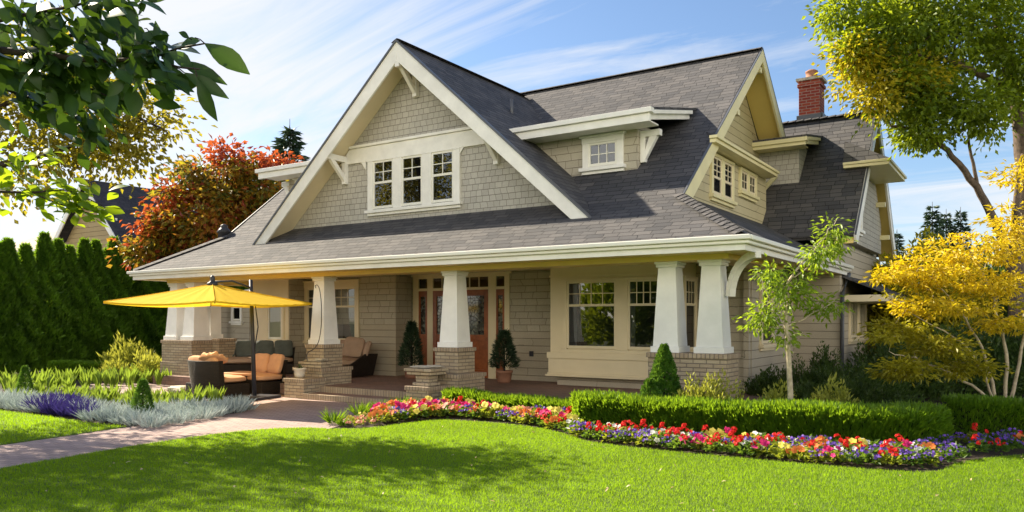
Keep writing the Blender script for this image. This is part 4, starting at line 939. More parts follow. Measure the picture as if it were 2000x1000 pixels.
# ------------------------------------------------------------------ planting
def cone_tree(h, R, n, L, Wd, power=0.8, up=1.0, out=0.6, lump=0.18, seed=0, inner=0.55, cap=1.8):
    """columnar or conical evergreen: leaf sprays on lumpy shells of a cone"""
    r_ = np.random.default_rng(seed); u = r_.random(n) ** 0.9
    prof = np.minimum(1.0, (1 - u) * cap) ** power; an = r_.uniform(0, 2 * np.pi, n)
    ph = r_.uniform(0, 6, 8)
    lm = 1 + lump * (np.sin(3 * an + ph[0] + 9 * u) * np.sin(14 * u + ph[1] + 2 * an) + 0.6 * np.sin(7 * an + ph[2]) * np.sin(23 * u + ph[3]))
    rr = R * prof * lm * (inner + (1 - inner) * np.sqrt(r_.random(n))) + 0.01
    P = np.stack([rr * np.cos(an), rr * np.sin(an), u * h], 1)
    D = np.stack([np.cos(an) * out, np.sin(an) * out, np.full(n, up)], 1) + r_.normal(0, 0.38, (n, 3))
    Nn = np.stack([np.cos(an), np.sin(an), np.full(n, 0.3)], 1) + r_.normal(0, 0.5, (n, 3))
    v = np.clip(0.5 + 0.5 * (lm - 1) / max(lump, 0.01) + r_.normal(0, 0.2, n), 0, 1)
    return leaves(P, D, L * r_.uniform(0.6, 1.2, n), Wd * r_.uniform(0.7, 1.2, n), Nn, 0.15, v)
# tall arborvitae screen
protos = []
for k in range(3):
    t = thing('arborvitae', 'x', 'tree', (0, 0, 0)); h = (4.25, 4.12, 4.36)[k]
    fo = foliage('crown', cone_tree(h, 0.64, 9500, 0.17, 0.058, 0.8, 1.0, 0.6, 0.26, 40 + k, 0.66, 1.5), M['thuja'], t)
    mb = MB(); mb.tube([(0, 0, 0), (0, 0, h * 0.6)], [0.09, 0.03], 6); tr = mb.build('trunk', M['bark'], t)
    protos.append((t, [fo, tr]))
A0, A1 = at(-70, 22.2), at(470, 33.0); NA = 25
ord_ = ['leftmost'] + [w + ' from the left' for w in 'second third fourth fifth sixth seventh eighth ninth tenth eleventh twelfth thirteenth fourteenth fifteenth sixteenth'.split()]
n_seen = 0
for i in range(NA):
    p = A0.lerp(A1, i / (NA - 1)) + Vector((RNG.normal(0, 0.07), RNG.normal(0, 0.07), 0)); pr, ch = protos[i % 3]
    px_ = (p.x * CV + p.y * SV) / (-p.x * SV + p.y * CV) * FP + 1000
    hs = float(RNG.uniform(0.90, 1.0)) * (0.94 + 0.008 * i)
    if i < 3: o = pr; o.location = p; o.rotation_euler.z = i * 1.3; o.scale = (1, 1, hs)
    else: o = copy_tree(pr, ch, p, i * 2.1, (1.02, 1.02, hs))
    if px_ < 0: lab = 'tall evergreen of the dark screen cut by the left edge of the picture'
    elif px_ < 255 and n_seen < len(ord_): lab = 'tall clipped evergreen of the dark screen below the tan neighbour house, ' + ord_[n_seen]; n_seen += 1
    else: lab = 'tall evergreen of the dark screen seen behind the porch and the red-leaved tree'
    tag(o, lab, 'tree', 'tall evergreens of the screen on the left')
# spruces far off
def spruce(h, R, seed, tiers=34):
    r_ = np.random.default_rng(seed); parts = []; mb = MB()
    mb.tube([(0, 0, 0), (0, 0, h)], [0.16, 0.015], 6); P = []; D = []
    for i in range(tiers):
        u = (i + r_.uniform(-0.3, 0.3)) / tiers; z = h * (0.12 + 0.86 * u); rl = R * (1 - u) ** 0.85 + 0.08
        nb = int(9 - 4 * u)
        for j in range(nb):
            an = 2 * np.pi * (j + r_.random()) / nb; L_ = rl * r_.uniform(0.65, 1.1); m_ = int(44 * L_ / R) + 8
            t = r_.random(m_) ** 0.8; dx, dy = np.cos(an), np.sin(an)
            zz = z - 0.30 * L_ * t ** 1.2 + 0.16 * L_ * t ** 3
            side = r_.normal(0, 0.12 * L_, m_) * (1 - 0.5 * t)
            P.append(np.stack([dx * L_ * t - dy * side, dy * L_ * t + dx * side, zz + r_.normal(0, 0.03, m_)], 1))
            D.append(np.stack([dx + r_.normal(0, 0.5, m_), dy + r_.normal(0, 0.5, m_), r_.normal(-0.15, 0.3, m_)], 1))
    P = np.concatenate(P); D = np.concatenate(D); return leaves(P, D, R * 0.20, R * 0.055, None, 0.1), mb
def place_spruce(px, d, ytop, R, seed, lab):
    h = EYE + (626 - ytop) / FP * d; t = thing('spruce', lab, 'tree', at(px, d), seed)
    fo, mb = spruce(h, R, seed); foliage('crown', fo, M['conifer'], t); mb.build('trunk', M['darkbark'], t); return t
tag(place_spruce(566, 46, 232, 3.3, 3, 'dark spruce top rising behind the left slope of the front gable'), group='distant spruces')
for px, d, y, R, sd, lab in ((1821, 60, 394, 2.2, 5, 'tallest of the three far spruces over the yellow maple'), (1848, 62, 408, 2.0, 6, 'middle one of the three far spruces over the yellow maple'), (1876, 62, 404, 2.0, 7, 'far spruce nearest the leaning trunk, over the yellow maple'), (1752, 55, 448, 1.6, 8, 'small dark spruce tip beside the rear gable')):
    tag(place_spruce(px, d, y, R, sd, lab), group='distant spruces')

def tree(name, label, cat, base, trunks, crowns, mat, L, Wd, per, sigma, bark='bark', seed=0, droop=0.35, twig=0.018, mats=None, group=None, big=None, up=0.2, flat=1.0, extra=None):
    """trunks: polylines [(point, radius), ...] in world space; crowns: (centre, radii, clusters, material index)"""
    r_ = np.random.default_rng(seed); t = thing(name, label, cat, base, 0, group); mb = MB()
    nodes = []; rads = []
    for tl in trunks:
        P = smooth_line([q[0] for q in tl], 5); R_ = np.interp(np.linspace(0, len(tl) - 1, len(P)), range(len(tl)), [q[1] for q in tl])
        jit = [p + Vector(r_.normal(0, 0.012, 3)) for p in P]; mb.tube(jit, list(R_), 8)
        st = max(1, len(P) // 3)
        for p, rr in list(zip(jit, R_))[st:]: nodes.append(np.array(p)); rads.append(rr)
    lp = {}
    for cen, rad_, ncl, mi in crowns:
        cen = np.array(cen); rad_ = np.array(rad_)
        d = r_.normal(size=(ncl, 3)); d /= np.linalg.norm(d, axis=1)[:, None]
        C_ = cen + d * rad_ * (r_.random((ncl, 1)) ** 0.42)
        order = np.argsort([min(np.linalg.norm(c - n) for n in nodes) for c in C_])
        for c in C_[order]:
            dd = [np.linalg.norm(c - n) + max(0, (n[2] - c[2])) * 0.6 for n in nodes]; k = int(np.argmin(dd)); n0 = nodes[k]; L_ = np.linalg.norm(c - n0)
            r0 = min(rads[k] * 0.6, twig * (1 + L_ * 0.7)); m1 = n0 + (c - n0) * 0.5 + np.array([0, 0, 0.12 * L_]) + r_.normal(0, 0.06 * L_, 3)
            mb.tube([n0, m1, c], [r0, r0 * 0.65, max(0.003, r0 * 0.3)], 4, False)
            nodes.append(m1); rads.append(r0 * 0.6); nodes.append(c); rads.append(r0 * 0.35)
            np_ = int(per * r_.uniform(0.6, 1.4)); off = r_.normal(0, 1, (np_, 3)) * np.array([1, 1, 0.75 * flat]) * sigma
            out = unit((c - cen)[None] / rad_ + 1e-6)[0]
            D = off / sigma * 0.7 + out * 0.5 + r_.normal(0, 0.5, (np_, 3)) + np.array([0, 0, up - droop])
            Nn = r_.normal(0, 0.6, (np_, 3)) + np.array([0, 0, 1.0]) * flat + out * 0.3
            lp.setdefault(mi, []).append((c + off, D, L * r_.uniform(0.6, 1.25, np_), Wd * r_.uniform(0.7, 1.2, np_), Nn, np.clip(r_.normal(r_.uniform(0.2, 0.8), 0.25, np_), 0, 1)))
    bo = mb.build('trunk', M[bark], t, world=True)
    for mi, ls in lp.items():
        P, D, Ls, Ws, Nn, vr = (np.concatenate([q[i] for q in ls]) for i in range(6))
        if big: parts = bigleaves(P, D, Nn, Ls, Ws, big, 0.12, 0.2, vr)
        else: parts = leaves(P, D, Ls, Ws, Nn, 0.2, vr, 0.12)
        foliage('foliage', parts, M[(mats or [mat])[mi]], t, True)
    return t
def V3(px, d, y): return at(px, d, EYE + (626 - y) / FP * d)

# red and orange dogwood by the left end of the porch roof
db = at(420, 25.5)
tree('dogwood_tree', 'bushy autumn tree with red and orange leaves beside the porch roof', 'tree', db,
     [[(db, 0.14), (V3(425, 25.5, 560), 0.12), (V3(430, 25.5, 450), 0.08), (V3(440, 25.6, 350), 0.03)], [(V3(422, 25.5, 580), 0.08), (V3(370, 25.3, 480), 0.05), (V3(320, 25.2, 420), 0.02)], [(V3(425, 25.5, 560), 0.08), (V3(480, 25.8, 440), 0.05), (V3(520, 26, 370), 0.02)]],
     [(V3(430, 25.5, 430), (1.9, 1.9, 1.5), 80, 0), (V3(345, 25.2, 465), (0.8, 0.9, 0.8), 22, 0), (V3(490, 25.8, 370), (1.1, 1.0, 0.8), 26, 0), (V3(430, 25.4, 345), (1.3, 1.3, 0.6), 26, 0), (V3(435, 25.4, 310), (0.9, 1.0, 0.3), 7, 1), (V3(345, 25.0, 385), (0.5, 0.6, 0.4), 5, 1), (V3(285, 25, 495), (0.5, 0.5, 0.5), 12, 0), (V3(300, 25, 440), (0.35, 0.5, 0.3), 4, 1), (V3(530, 25.6, 320), (0.5, 0.6, 0.25), 5, 1)],
     'dogwood', 0.22, 0.135, 58, 0.27, 'darkbark', 5, 0.75, mats=['dogwood', 'dogwoodred'], flat=0.7)
# big tree of the shadows: its right part shows at the upper left
sb = Vector((-17.6, 4.6, 0))
tree('backlit_tree', 'airy tree with small yellow and green leaves against the bright sky, in the upper left', 'tree', sb,
     [[(sb, 0.26), (sb + Vector((0.1, 0.2, 2.5)), 0.22), (sb + Vector((0.6, 0.8, 5)), 0.14), (sb + Vector((0.8, 1.6, 8)), 0.05)],
      [(sb + Vector((0.1, 0.2, 2.2)), 0.12), (V3(-60, 13.2, 250), 0.09), (V3(90, 13, 170), 0.05), (V3(230, 13, 210), 0.03), (V3(330, 13, 260), 0.012)],
      [(sb + Vector((0.3, 0.4, 3.4)), 0.10), (V3(-30, 13, 330), 0.06), (V3(90, 13, 300), 0.04), (V3(200, 13, 270), 0.02)],
      [(V3(60, 13, 180), 0.03), (V3(130, 13, 230), 0.022), (V3(150, 13, 330), 0.01)]],
     [(V3(150, 13, 235), (1.25, 0.9, 0.8), 36, 0), (V3(20, 13, 280), (1.3, 0.9, 0.8), 26, 0), (V3(270, 13, 215), (0.6, 0.7, 0.5), 20, 0), (V3(230, 13, 290), (0.6, 0.6, 0.3), 14, 0), (V3(40, 13, 120), (1.3, 0.9, 0.8), 18, 0),
      (Vector((-18.4, 5.2, 7.2)), (1.9, 1.6, 2.3), 105, 0), (Vector((-19.0, 5.2, 7.6)), (1.6, 1.3, 1.3), 34, 0), (Vector((-18.2, 4.0, 6.2)), (1.6, 1.2, 1.6), 70, 0), (Vector((-17.4, 6.0, 4.3)), (1.2, 1.2, 0.7), 34, 0), (Vector((-18.7, 3.8, 7.9)), (1.5, 1.0, 1.2), 40, 0)],
     'airy', 0.125, 0.08, 46, 0.27, 'darkbark', 8, 0.5, twig=0.010)

# near branch with big dark leaves
PROF = [0.06, 0.45, 0.8, 1.0, 0.92, 0.55, 0.04]
fb = at(-620, 3.3)
def branch_tree():
    t = thing('overhanging_tree', 'dark glossy large-leaved branch hanging into the top left corner close to the camera', 'tree', fb); mb = MB()
    r_ = np.random.default_rng(21)
    def P(px, y, d): return V3(px, d, y)
    lines = [[(P(-620, 3000, 3.3), 0.10), (P(-600, 600, 3.3), 0.09), (P(-420, 160, 3.3), 0.05), (P(-150, 95, 3.2), 0.02), (P(60, 104, 3.1), 0.013), (P(180, 118, 3.05), 0.009), (P(290, 112, 3.0), 0.006), (P(345, 95, 3.0), 0.004)],
             [(P(60, 104, 3.1), 0.009), (P(160, 60, 3.2), 0.007), (P(235, 35, 3.2), 0.004)], [(P(-150, 95, 3.2), 0.012), (P(0, 40, 3.0), 0.008), (P(150, 10, 3.0), 0.005), (P(235, -20, 3), 0.003)],
             [(P(290, 112, 3.0), 0.005), (P(345, 130, 2.95), 0.004), (P(390, 135, 2.9), 0.003)], [(P(345, 95, 3.0), 0.004), (P(400, 85, 2.95), 0.003)],
             [(P(60, 104, 3.1), 0.007), (P(150, 160, 3.2), 0.005), (P(215, 190, 3.2), 0.003)], [(P(-150, 95, 3.2), 0.010), (P(0, 170, 3.3), 0.007), (P(110, 210, 3.4), 0.004), (P(170, 245, 3.4), 0.002)]]
    for tl in lines:
        q = smooth_line([a for a, _ in tl], 5); mb.tube(q, list(np.interp(np.linspace(0, len(tl) - 1, len(q)), range(len(tl)), [b for _, b in tl])), 6)
    # single leaves whose place shows against the sky: base px, tip px, d, width
    one = [((400, 85), (478, 132), 2.95, 0.42), ((345, 118), (433, 152), 2.98, 0.28), ((360, 142), (436, 182), 2.92, 0.30), ((325, 125), (367, 174), 2.95, 0.42), ((385, 150), (412, 228), 2.9, 0.34),
           ((310, 95), (384, 90), 3.05, 0.55), ((290, 60), (322, 78), 3.05, 0.9), ((370, 75), (352, 62), 3.0, 0.8), ((240, 45), (276, 78), 3.1, 0.7), ((275, 100), (300, 145), 3.0, 0.6), ((235, 80), (278, 150), 3.05, 0.4), ((200, 40), (240, 60), 3.1, 0.7), ((350, 95), (383, 75), 3.05, 0.7)]
    Ps, Ds, Ns, Ls, Ws = [], [], [], [], []
    for (a, b, d, w) in one:
        p0, p1 = V3(a[0], d, a[1]), V3(b[0], d - 0.03, b[1]); v = p1 - p0; Ps.append(p0); Ds.append(v); Ls.append(v.length * 1.05); Ws.append(v.length * w)
        Ns.append(Vector((0.35, -0.75, 0.5)) + Vector(r_.normal(0, 0.25, 3)))
        mb.tube([p0, p0 - v * 0.12 + Vector((0, 0, 0.005)), p0 - v * 0.25], 0.0022, 4)
    for tl in lines:
        q = smooth_line([a for a, _ in tl], 8)
        for p in q[(16 if tl[0][1] > 0.05 else 0):]:
            for _ in range(5):
                pp = p + Vector(r_.normal(0, 0.060, 3)) + Vector((0, 0, -0.01)); pxx = (pp.x * CV + pp.y * SV) / (-pp.x * SV + pp.y * CV) * FP + 1000
                if pxx > 330: continue
                Ps.append(pp); v = Vector((CV, SV, 0)) * r_.normal(0.5, 0.5) + Vector((-SV, CV, 0)) * r_.normal(0, 0.5) + Vector((0, 0, r_.normal(-0.55, 0.5)))
                Ds.append(v); Ns.append(Vector(r_.normal(0, 0.5, 3)) + Vector((0.2, -0.5, 0.8))); l_ = float(r_.uniform(0.05, 0.125)); Ls.append(l_); Ws.append(l_ * float(r_.uniform(0.38, 0.66)))
    mb.build('branch', M['darkbark'], t, world=True)
    foliage('foliage', bigleaves(np.array(Ps), np.array(Ds), np.array(Ns), np.array(Ls), np.array(Ws), PROF, 0.10, 0.18), M['front'], t, True, True)
branch_tree()
def low_spray():
    t = thing('low_spray_tree', 'sprays of bright round green leaves at the left edge above the evergreen screen', 'tree', at(-330, 5.0)); mb = MB(); r_ = np.random.default_rng(31)
    lines = [[(at(-330, 5, 0), 0.06), (V3(-320, 5, 500), 0.05), (V3(-180, 5, 360), 0.02), (V3(-40, 5, 372), 0.012), (V3(60, 5, 376), 0.008), (V3(130, 5, 372), 0.005), (V3(200, 5, 402), 0.003)],
             [(V3(-180, 5, 360), 0.015), (V3(-60, 5.1, 330), 0.01), (V3(30, 5.1, 318), 0.006), (V3(90, 5.1, 300), 0.003)],
             [(V3(60, 5, 376), 0.005), (V3(120, 5, 400), 0.004), (V3(180, 5, 418), 0.002)]]
    Ps, Ds, Ns, Ls, Ws = [], [], [], [], []
    for tl in lines:
        q = smooth_line([a for a, _ in tl], 8); mb.tube(q, list(np.interp(np.linspace(0, len(tl) - 1, len(q)), range(len(tl)), [b for _, b in tl])), 5)
        for p in q[(14 if tl[0][1] > 0.05 else 4):]:
            for _ in range(3):
                Ps.append(p + Vector(r_.normal(0, 0.045, 3))); Ds.append(Vector(r_.normal(0, 0.6, 3)) + Vector((CV, SV, -0.15))); Ns.append(Vector(r_.normal(0, 0.4, 3)) + Vector((0, -0.3, 1))); l_ = float(r_.uniform(0.07, 0.13)); Ls.append(l_); Ws.append(l_ * 0.62)
    mb.build('branch', M['darkbark'], t, world=True)
    foliage('foliage', bigleaves(np.array(Ps), np.array(Ds), np.array(Ns), np.array(Ls), np.array(Ws), PROF, 0.10, 0.2), M['frontlit'], t, True, True)
low_spray()

# big tree on the right
rb = at(1985, 17.5)
tree('large_garden_tree', 'large green and yellow tree filling the upper right corner, with a leaning second trunk', 'tree', rb,
     [[(rb, 0.22), (V3(1990, 17.5, 480), 0.19), (V3(2000, 17.5, 330), 0.17), (V3(1978, 17.5, 180), 0.13), (V3(1955, 17.4, 80), 0.10), (V3(1930, 17.3, -60), 0.06)],
      [(V3(1990, 17.6, 560), 0.14), (V3(1950, 17.6, 450), 0.095), (V3(1915, 17.4, 380), 0.08), (V3(1860, 17.2, 305), 0.06), (V3(1800, 17.0, 258), 0.042), (V3(1740, 16.9, 246), 0.03)],
      [(V3(1915, 17.4, 380), 0.05), (V3(1900, 17.3, 320), 0.035), (V3(1890, 17.3, 230), 0.02)], [(V3(1978, 17.5, 180), 0.09), (V3(1860, 17, 120), 0.06), (V3(1740, 16.8, 110), 0.035), (V3(1660, 16.6, 130), 0.015)],
      [(V3(2000, 17.5, 480), 0.10), (V3(1985, 17.3, 380), 0.06), (V3(1995, 17.2, 300), 0.03)]],
     [(V3(1760, 17, 60), (1.5, 1.3, 1.1), 60, 0), (V3(1900, 17, 40), (1.4, 1.4, 1.1), 55, 0), (V3(1780, 16.8, 180), (0.9, 1.0, 0.6), 28, 0), (V3(1860, 16.8, 215), (0.7, 0.8, 0.5), 18, 0), (V3(1975, 17, 130), (0.45, 0.8, 0.9), 18, 0),
      (V3(1672, 16.8, 120), (0.36, 0.6, 0.75), 13, 1), (V3(1690, 16.8, 80), (0.4, 0.6, 0.75), 14, 0), (V3(1705, 16.8, 190), (0.45, 0.6, 0.25), 8, 1), (V3(1770, 16.8, 150), (0.6, 0.5, 0.4), 9, 1), (V3(1800, 16.8, 255), (0.45, 0.5, 0.3), 10, 0), (V3(1930, 16.6, 210), (0.2, 0.4, 0.55), 9, 0), (V3(1640, 16.9, 20), (0.35, 0.5, 0.3), 8, 0), (V3(1760, 17, -60), (1.5, 1.5, 0.9), 40, 0), (V3(2080, 17, 90), (1.6, 1.5, 1.6), 50, 0)],
     'bigtree', 0.135, 0.078, 92, 0.21, 'bark', 12, 0.55, mats=['bigtree', 'bigyellow'])
# yellow maple
MK = 0.83
def W3(px, d, y): return V3(px, d * MK, y)
mb_ = at(1955, 14.2 * MK)
def stem(*a): return [(V3(px, d, y), r) for px, d, y, r in a]
def mstem(*a): return [(W3(px, d, y), r * 0.62) for px, d, y, r in a]
tree('yellow_maple', 'bright yellow many-stemmed maple with thin pale branches', 'tree', mb_,
     [mstem((1950, 14.2, 805, .05), (1925, 14.2, 700, .035), (1870, 14.0, 600, .02), (1800, 13.8, 520, .01)), mstem((1960, 14.2, 805, .05), (1965, 14.2, 690, .04), (1930, 14.2, 560, .025), (1880, 14, 470, .01)),
      mstem((1970, 14.2, 805, .05), (1995, 14.2, 680, .035), (2010, 14.2, 540, .025), (1990, 14.2, 420, .01)), mstem((1955, 14.1, 800, .04), (1880, 13.9, 742, .03), (1800, 13.8, 705, .02), (1740, 13.7, 690, .008)),
      mstem((1948, 14.2, 800, .035), (1900, 14, 690, .025), (1830, 13.9, 640, .015), (1740, 13.8, 590, .008))],
     [(W3(1830, 14, 570), (0.75, 0.6, 0.35), 8, 1), (W3(1950, 14, 600), (0.6, 0.6, 0.3), 7, 1), (W3(1890, 14, 490), (0.79, 0.66, 0.23), 39, 0), (W3(1820, 13.9, 540), (0.75, 0.58, 0.18), 31, 0), (W3(1780, 13.8, 520), (0.50, 0.41, 0.13), 11, 0), (W3(1940, 14, 560), (0.58, 0.66, 0.21), 27, 0), (W3(1850, 13.8, 600), (0.75, 0.66, 0.15), 28, 0), (W3(1975, 14, 440), (0.33, 0.41, 0.37), 18, 0),
      (W3(1960, 13.9, 630), (0.50, 0.58, 0.17), 17, 0), (W3(1990, 13.8, 350), (0.29, 0.41, 0.25), 12, 0), (W3(1750, 13.7, 650), (0.41, 0.41, 0.17), 18, 1), (W3(1830, 13.8, 680), (0.50, 0.41, 0.17), 34, 1), (W3(1760, 13.7, 720), (0.46, 0.41, 0.13), 30, 1), (W3(1880, 13.8, 720), (0.41, 0.41, 0.13), 24, 1), (W3(1720, 13.8, 540), (0.29, 0.33, 0.10), 7, 0)],
     'maple', 0.095, 0.036, 32, 0.105, 'palebark', 17, 0.45, twig=0.007, mats=['maple', 'mapledark'], flat=0.32, up=0.1)
# young slender tree
yb = at(1543, 10.85)
tree('young_tree', 'slender young tree with a thin pale trunk and fresh green leaves', 'tree', yb,
     [[(yb, 0.042), (V3(1541, 10.85, 700), 0.036), (V3(1536, 10.85, 600), 0.028), (V3(1545, 10.85, 540), 0.018), (V3(1590, 10.85, 490), 0.010), (V3(1635, 10.85, 425), 0.004)],
      stem((1537, 10.85, 640, .012), (1580, 10.85, 615, .008), (1640, 10.85, 583, .004)), stem((1537, 10.85, 620, .012), (1500, 10.75, 580, .008), (1480, 10.75, 530, .004)), stem((1545, 10.85, 690, .010), (1560, 10.85, 660, .007), (1566, 10.85, 650, .003)), stem((1545, 10.85, 545, .010), (1600, 10.85, 510, .006), (1648, 10.85, 482, .003)), stem((1536, 10.85, 640, .01), (1500, 10.85, 640, .006), (1465, 10.85, 630, .003))],
     [(V3(1540, 10.85, 565), (0.29, 0.32, 0.29), 34, 0), (V3(1505, 10.85, 535), (0.17, 0.18, 0.14), 12, 0), (V3(1600, 10.85, 495), (0.20, 0.18, 0.13), 16, 0), (V3(1625, 10.85, 450), (0.11, 0.14, 0.18), 10, 0), (V3(1610, 10.85, 598), (0.23, 0.18, 0.08), 13, 0), (V3(1500, 10.85, 615), (0.18, 0.23, 0.15), 15, 0), (V3(1530, 10.85, 650), (0.11, 0.18, 0.15), 8, 0), (V3(1635, 10.85, 480), (0.09, 0.09, 0.06), 5, 0), (V3(1480, 10.85, 632), (0.11, 0.09, 0.05), 5, 0)],
     'young', 0.092, 0.042, 16, 0.085, 'palebark', 23, 0.9, twig=0.005)

def blob(cen, radii, n, L, Wd, seed, up=0.6, inner=0.5, lump=0.22, flat=0.0, nrm=0.6):
    """rounded shrub: leaves through the outer volume of a lumpy ellipsoid standing on the ground"""
    r_ = np.random.default_rng(seed); d = unit(r_.normal(size=(n, 3))); d[:, 2] = np.abs(d[:, 2]) * 1.0 - 0.12
    ph = r_.uniform(0, 6, 6); lm = 1 + lump * (np.sin(4 * d[:, 0] + ph[0] + 3 * d[:, 2]) * np.sin(5 * d[:, 1] + ph[1]) + 0.7 * np.sin(9 * d[:, 0] + ph[2]) * np.sin(8 * d[:, 2] + ph[3]) + 0.5 * np.sin(13 * d[:, 1] + ph[4]))
    rr = (inner + (1 - inner) * r_.random(n) ** 0.5) * lm
    P = d * np.array(radii) * rr[:, None] + np.array(cen); P[:, 2] = np.maximum(P[:, 2], 0.01)
    D = d * 0.7 + r_.normal(0, 0.45, (n, 3)) + np.array([0, 0, up]); Nn = d * nrm + r_.normal(0, 0.5, (n, 3)) + np.array([0, 0, 0.5])
    v = np.clip(0.5 + (lm - 1) / max(lump, .01) * 0.4 + r_.normal(0, 0.22, n), 0, 1)
    return leaves(P, D, L * r_.uniform(0.6, 1.2, n), Wd * r_.uniform(0.7, 1.2, n), Nn, 0.18, v)
def shrub(name, label, loc, radii, n, L, Wd, mat, seed, cat='shrub', group=None, parts=None, **k):
    t = thing(name, label, cat, loc, 0, group); r_ = random.Random(seed)
    foliage('foliage', parts or blob((0, 0, radii[2] * 0.12), radii, n, L, Wd, seed, **k), M[mat], t)
    mb = MB()
    for i in range(5):
        an = r_.uniform(0, 6.28); q = Vector((math.cos(an) * radii[0] * 0.55, math.sin(an) * radii[1] * 0.55, radii[2] * 0.75)); mb.tube([(0, 0, 0), q * 0.5 + Vector((0, 0, 0.05)), q], [0.015, 0.01, 0.004], 5)
    mb.build('stems', M['darkbark'], t); return t
# dark backdrop of shrubs and trees on the right
for px, d, rx, h, sd, mat, lab in (
        (1735, 17.5, 1.0, 1.25, 1, 'shrub', 'dark rounded shrub against the side wall right of the young tree'),
        (1800, 20.5, 1.9, 4.0, 2, 'mapledark', 'tall olive green tree mass behind the yellow maple, beside the rear gable'),
        (1935, 21.0, 2.2, 3.9, 3, 'shrub', 'dark tall shrub behind the yellow maple at the right edge'),
        (2060, 20.0, 2.4, 4.2, 4, 'shrub', 'dark shrub behind the maple trunk, cut by the right edge'),
        (1880, 16.6, 1.4, 1.7, 5, 'shrub', 'broad dark shrub in shade behind the maple stems'),
        (1760, 16.0, 0.9, 1.3, 6, 'shrub', 'dark shrub in shade below the lower maple boughs'),
        (2010, 16.4, 1.3, 1.9, 7, 'shrub', 'dark leafy shrub behind the maple stems at the edge of the picture')):
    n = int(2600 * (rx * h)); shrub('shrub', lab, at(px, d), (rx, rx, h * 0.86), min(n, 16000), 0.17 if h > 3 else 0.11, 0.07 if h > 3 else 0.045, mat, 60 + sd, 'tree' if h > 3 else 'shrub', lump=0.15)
# shaded foundation planting along the side wall
for px, d, rx, h, sd in ((1500, 14.6, 0.45, 0.62, 11), (1560, 14.4, 0.6, 0.72, 12), (1620, 14.2, 0.62, 0.75, 13), (1680, 14.2, 0.62, 0.78, 14), (1610, 15.5, 0.35, 1.0, 15), (1590, 13.2, 0.5, 0.5, 16), (1660, 13.0, 0.55, 0.58, 17), (1715, 13.4, 0.6, 0.68, 18)):
    lab = {11: 'shaded green shrub next to the right brick pier', 12: 'shaded green shrub behind the pale young trunk', 13: 'shaded shrub between the young tree and the downspout', 14: 'shaded shrub at the foot of the downspout', 15: 'small dark upright shrub against the side wall', 16: 'low shaded shrub just right of the young trunk', 17: 'low dark shrub behind the middle of the front hedge end', 18: 'dark shrub where the two clipped hedges meet'}[sd]
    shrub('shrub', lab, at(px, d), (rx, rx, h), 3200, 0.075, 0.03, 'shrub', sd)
for px, d, rx, h, n, sd, lab in ((1385, 11.38, 0.46, 0.68, 4200, 21, 'pale yellow-green bush in front of the right brick pier'), (1340, 11.45, 0.22, 0.52, 1200, 24, 'small pale bush between the cone and the larger pale bush'), (1632, 10.95, 0.34, 0.64, 2600, 22, 'pale yellow-green bush behind the hedge, right of the young trunk'), (1515, 11.15, 0.25, 0.58, 1600, 23, 'low pale bush behind the hedge, left of the young trunk')):
    shrub('variegated_bush', lab, at(px, d), (rx, rx * 0.8, h), n, 0.075, 0.030, 'limeshrub', sd, up=0.7, lump=0.3, group='pale bushes behind the front hedge')
for px, d, rx, h, n, sd, lab in ((250, 21.5, 0.62, 0.92, 2200, 31, 'spiky yellow-green shrub in front of the evergreens, beside the left brick pier'), (292, 20.5, 0.45, 0.62, 1200, 32, 'low yellow-green shrub touching the left brick pier'), (222, 20.5, 0.4, 0.45, 900, 33, 'small bright shrub at the end of the low dark hedge')):
    shrub('yellow_shrub', lab, at(px, d), (rx, rx, h), n, 0.15, 0.04, 'limeshrub', sd, up=0.9, lump=0.3)

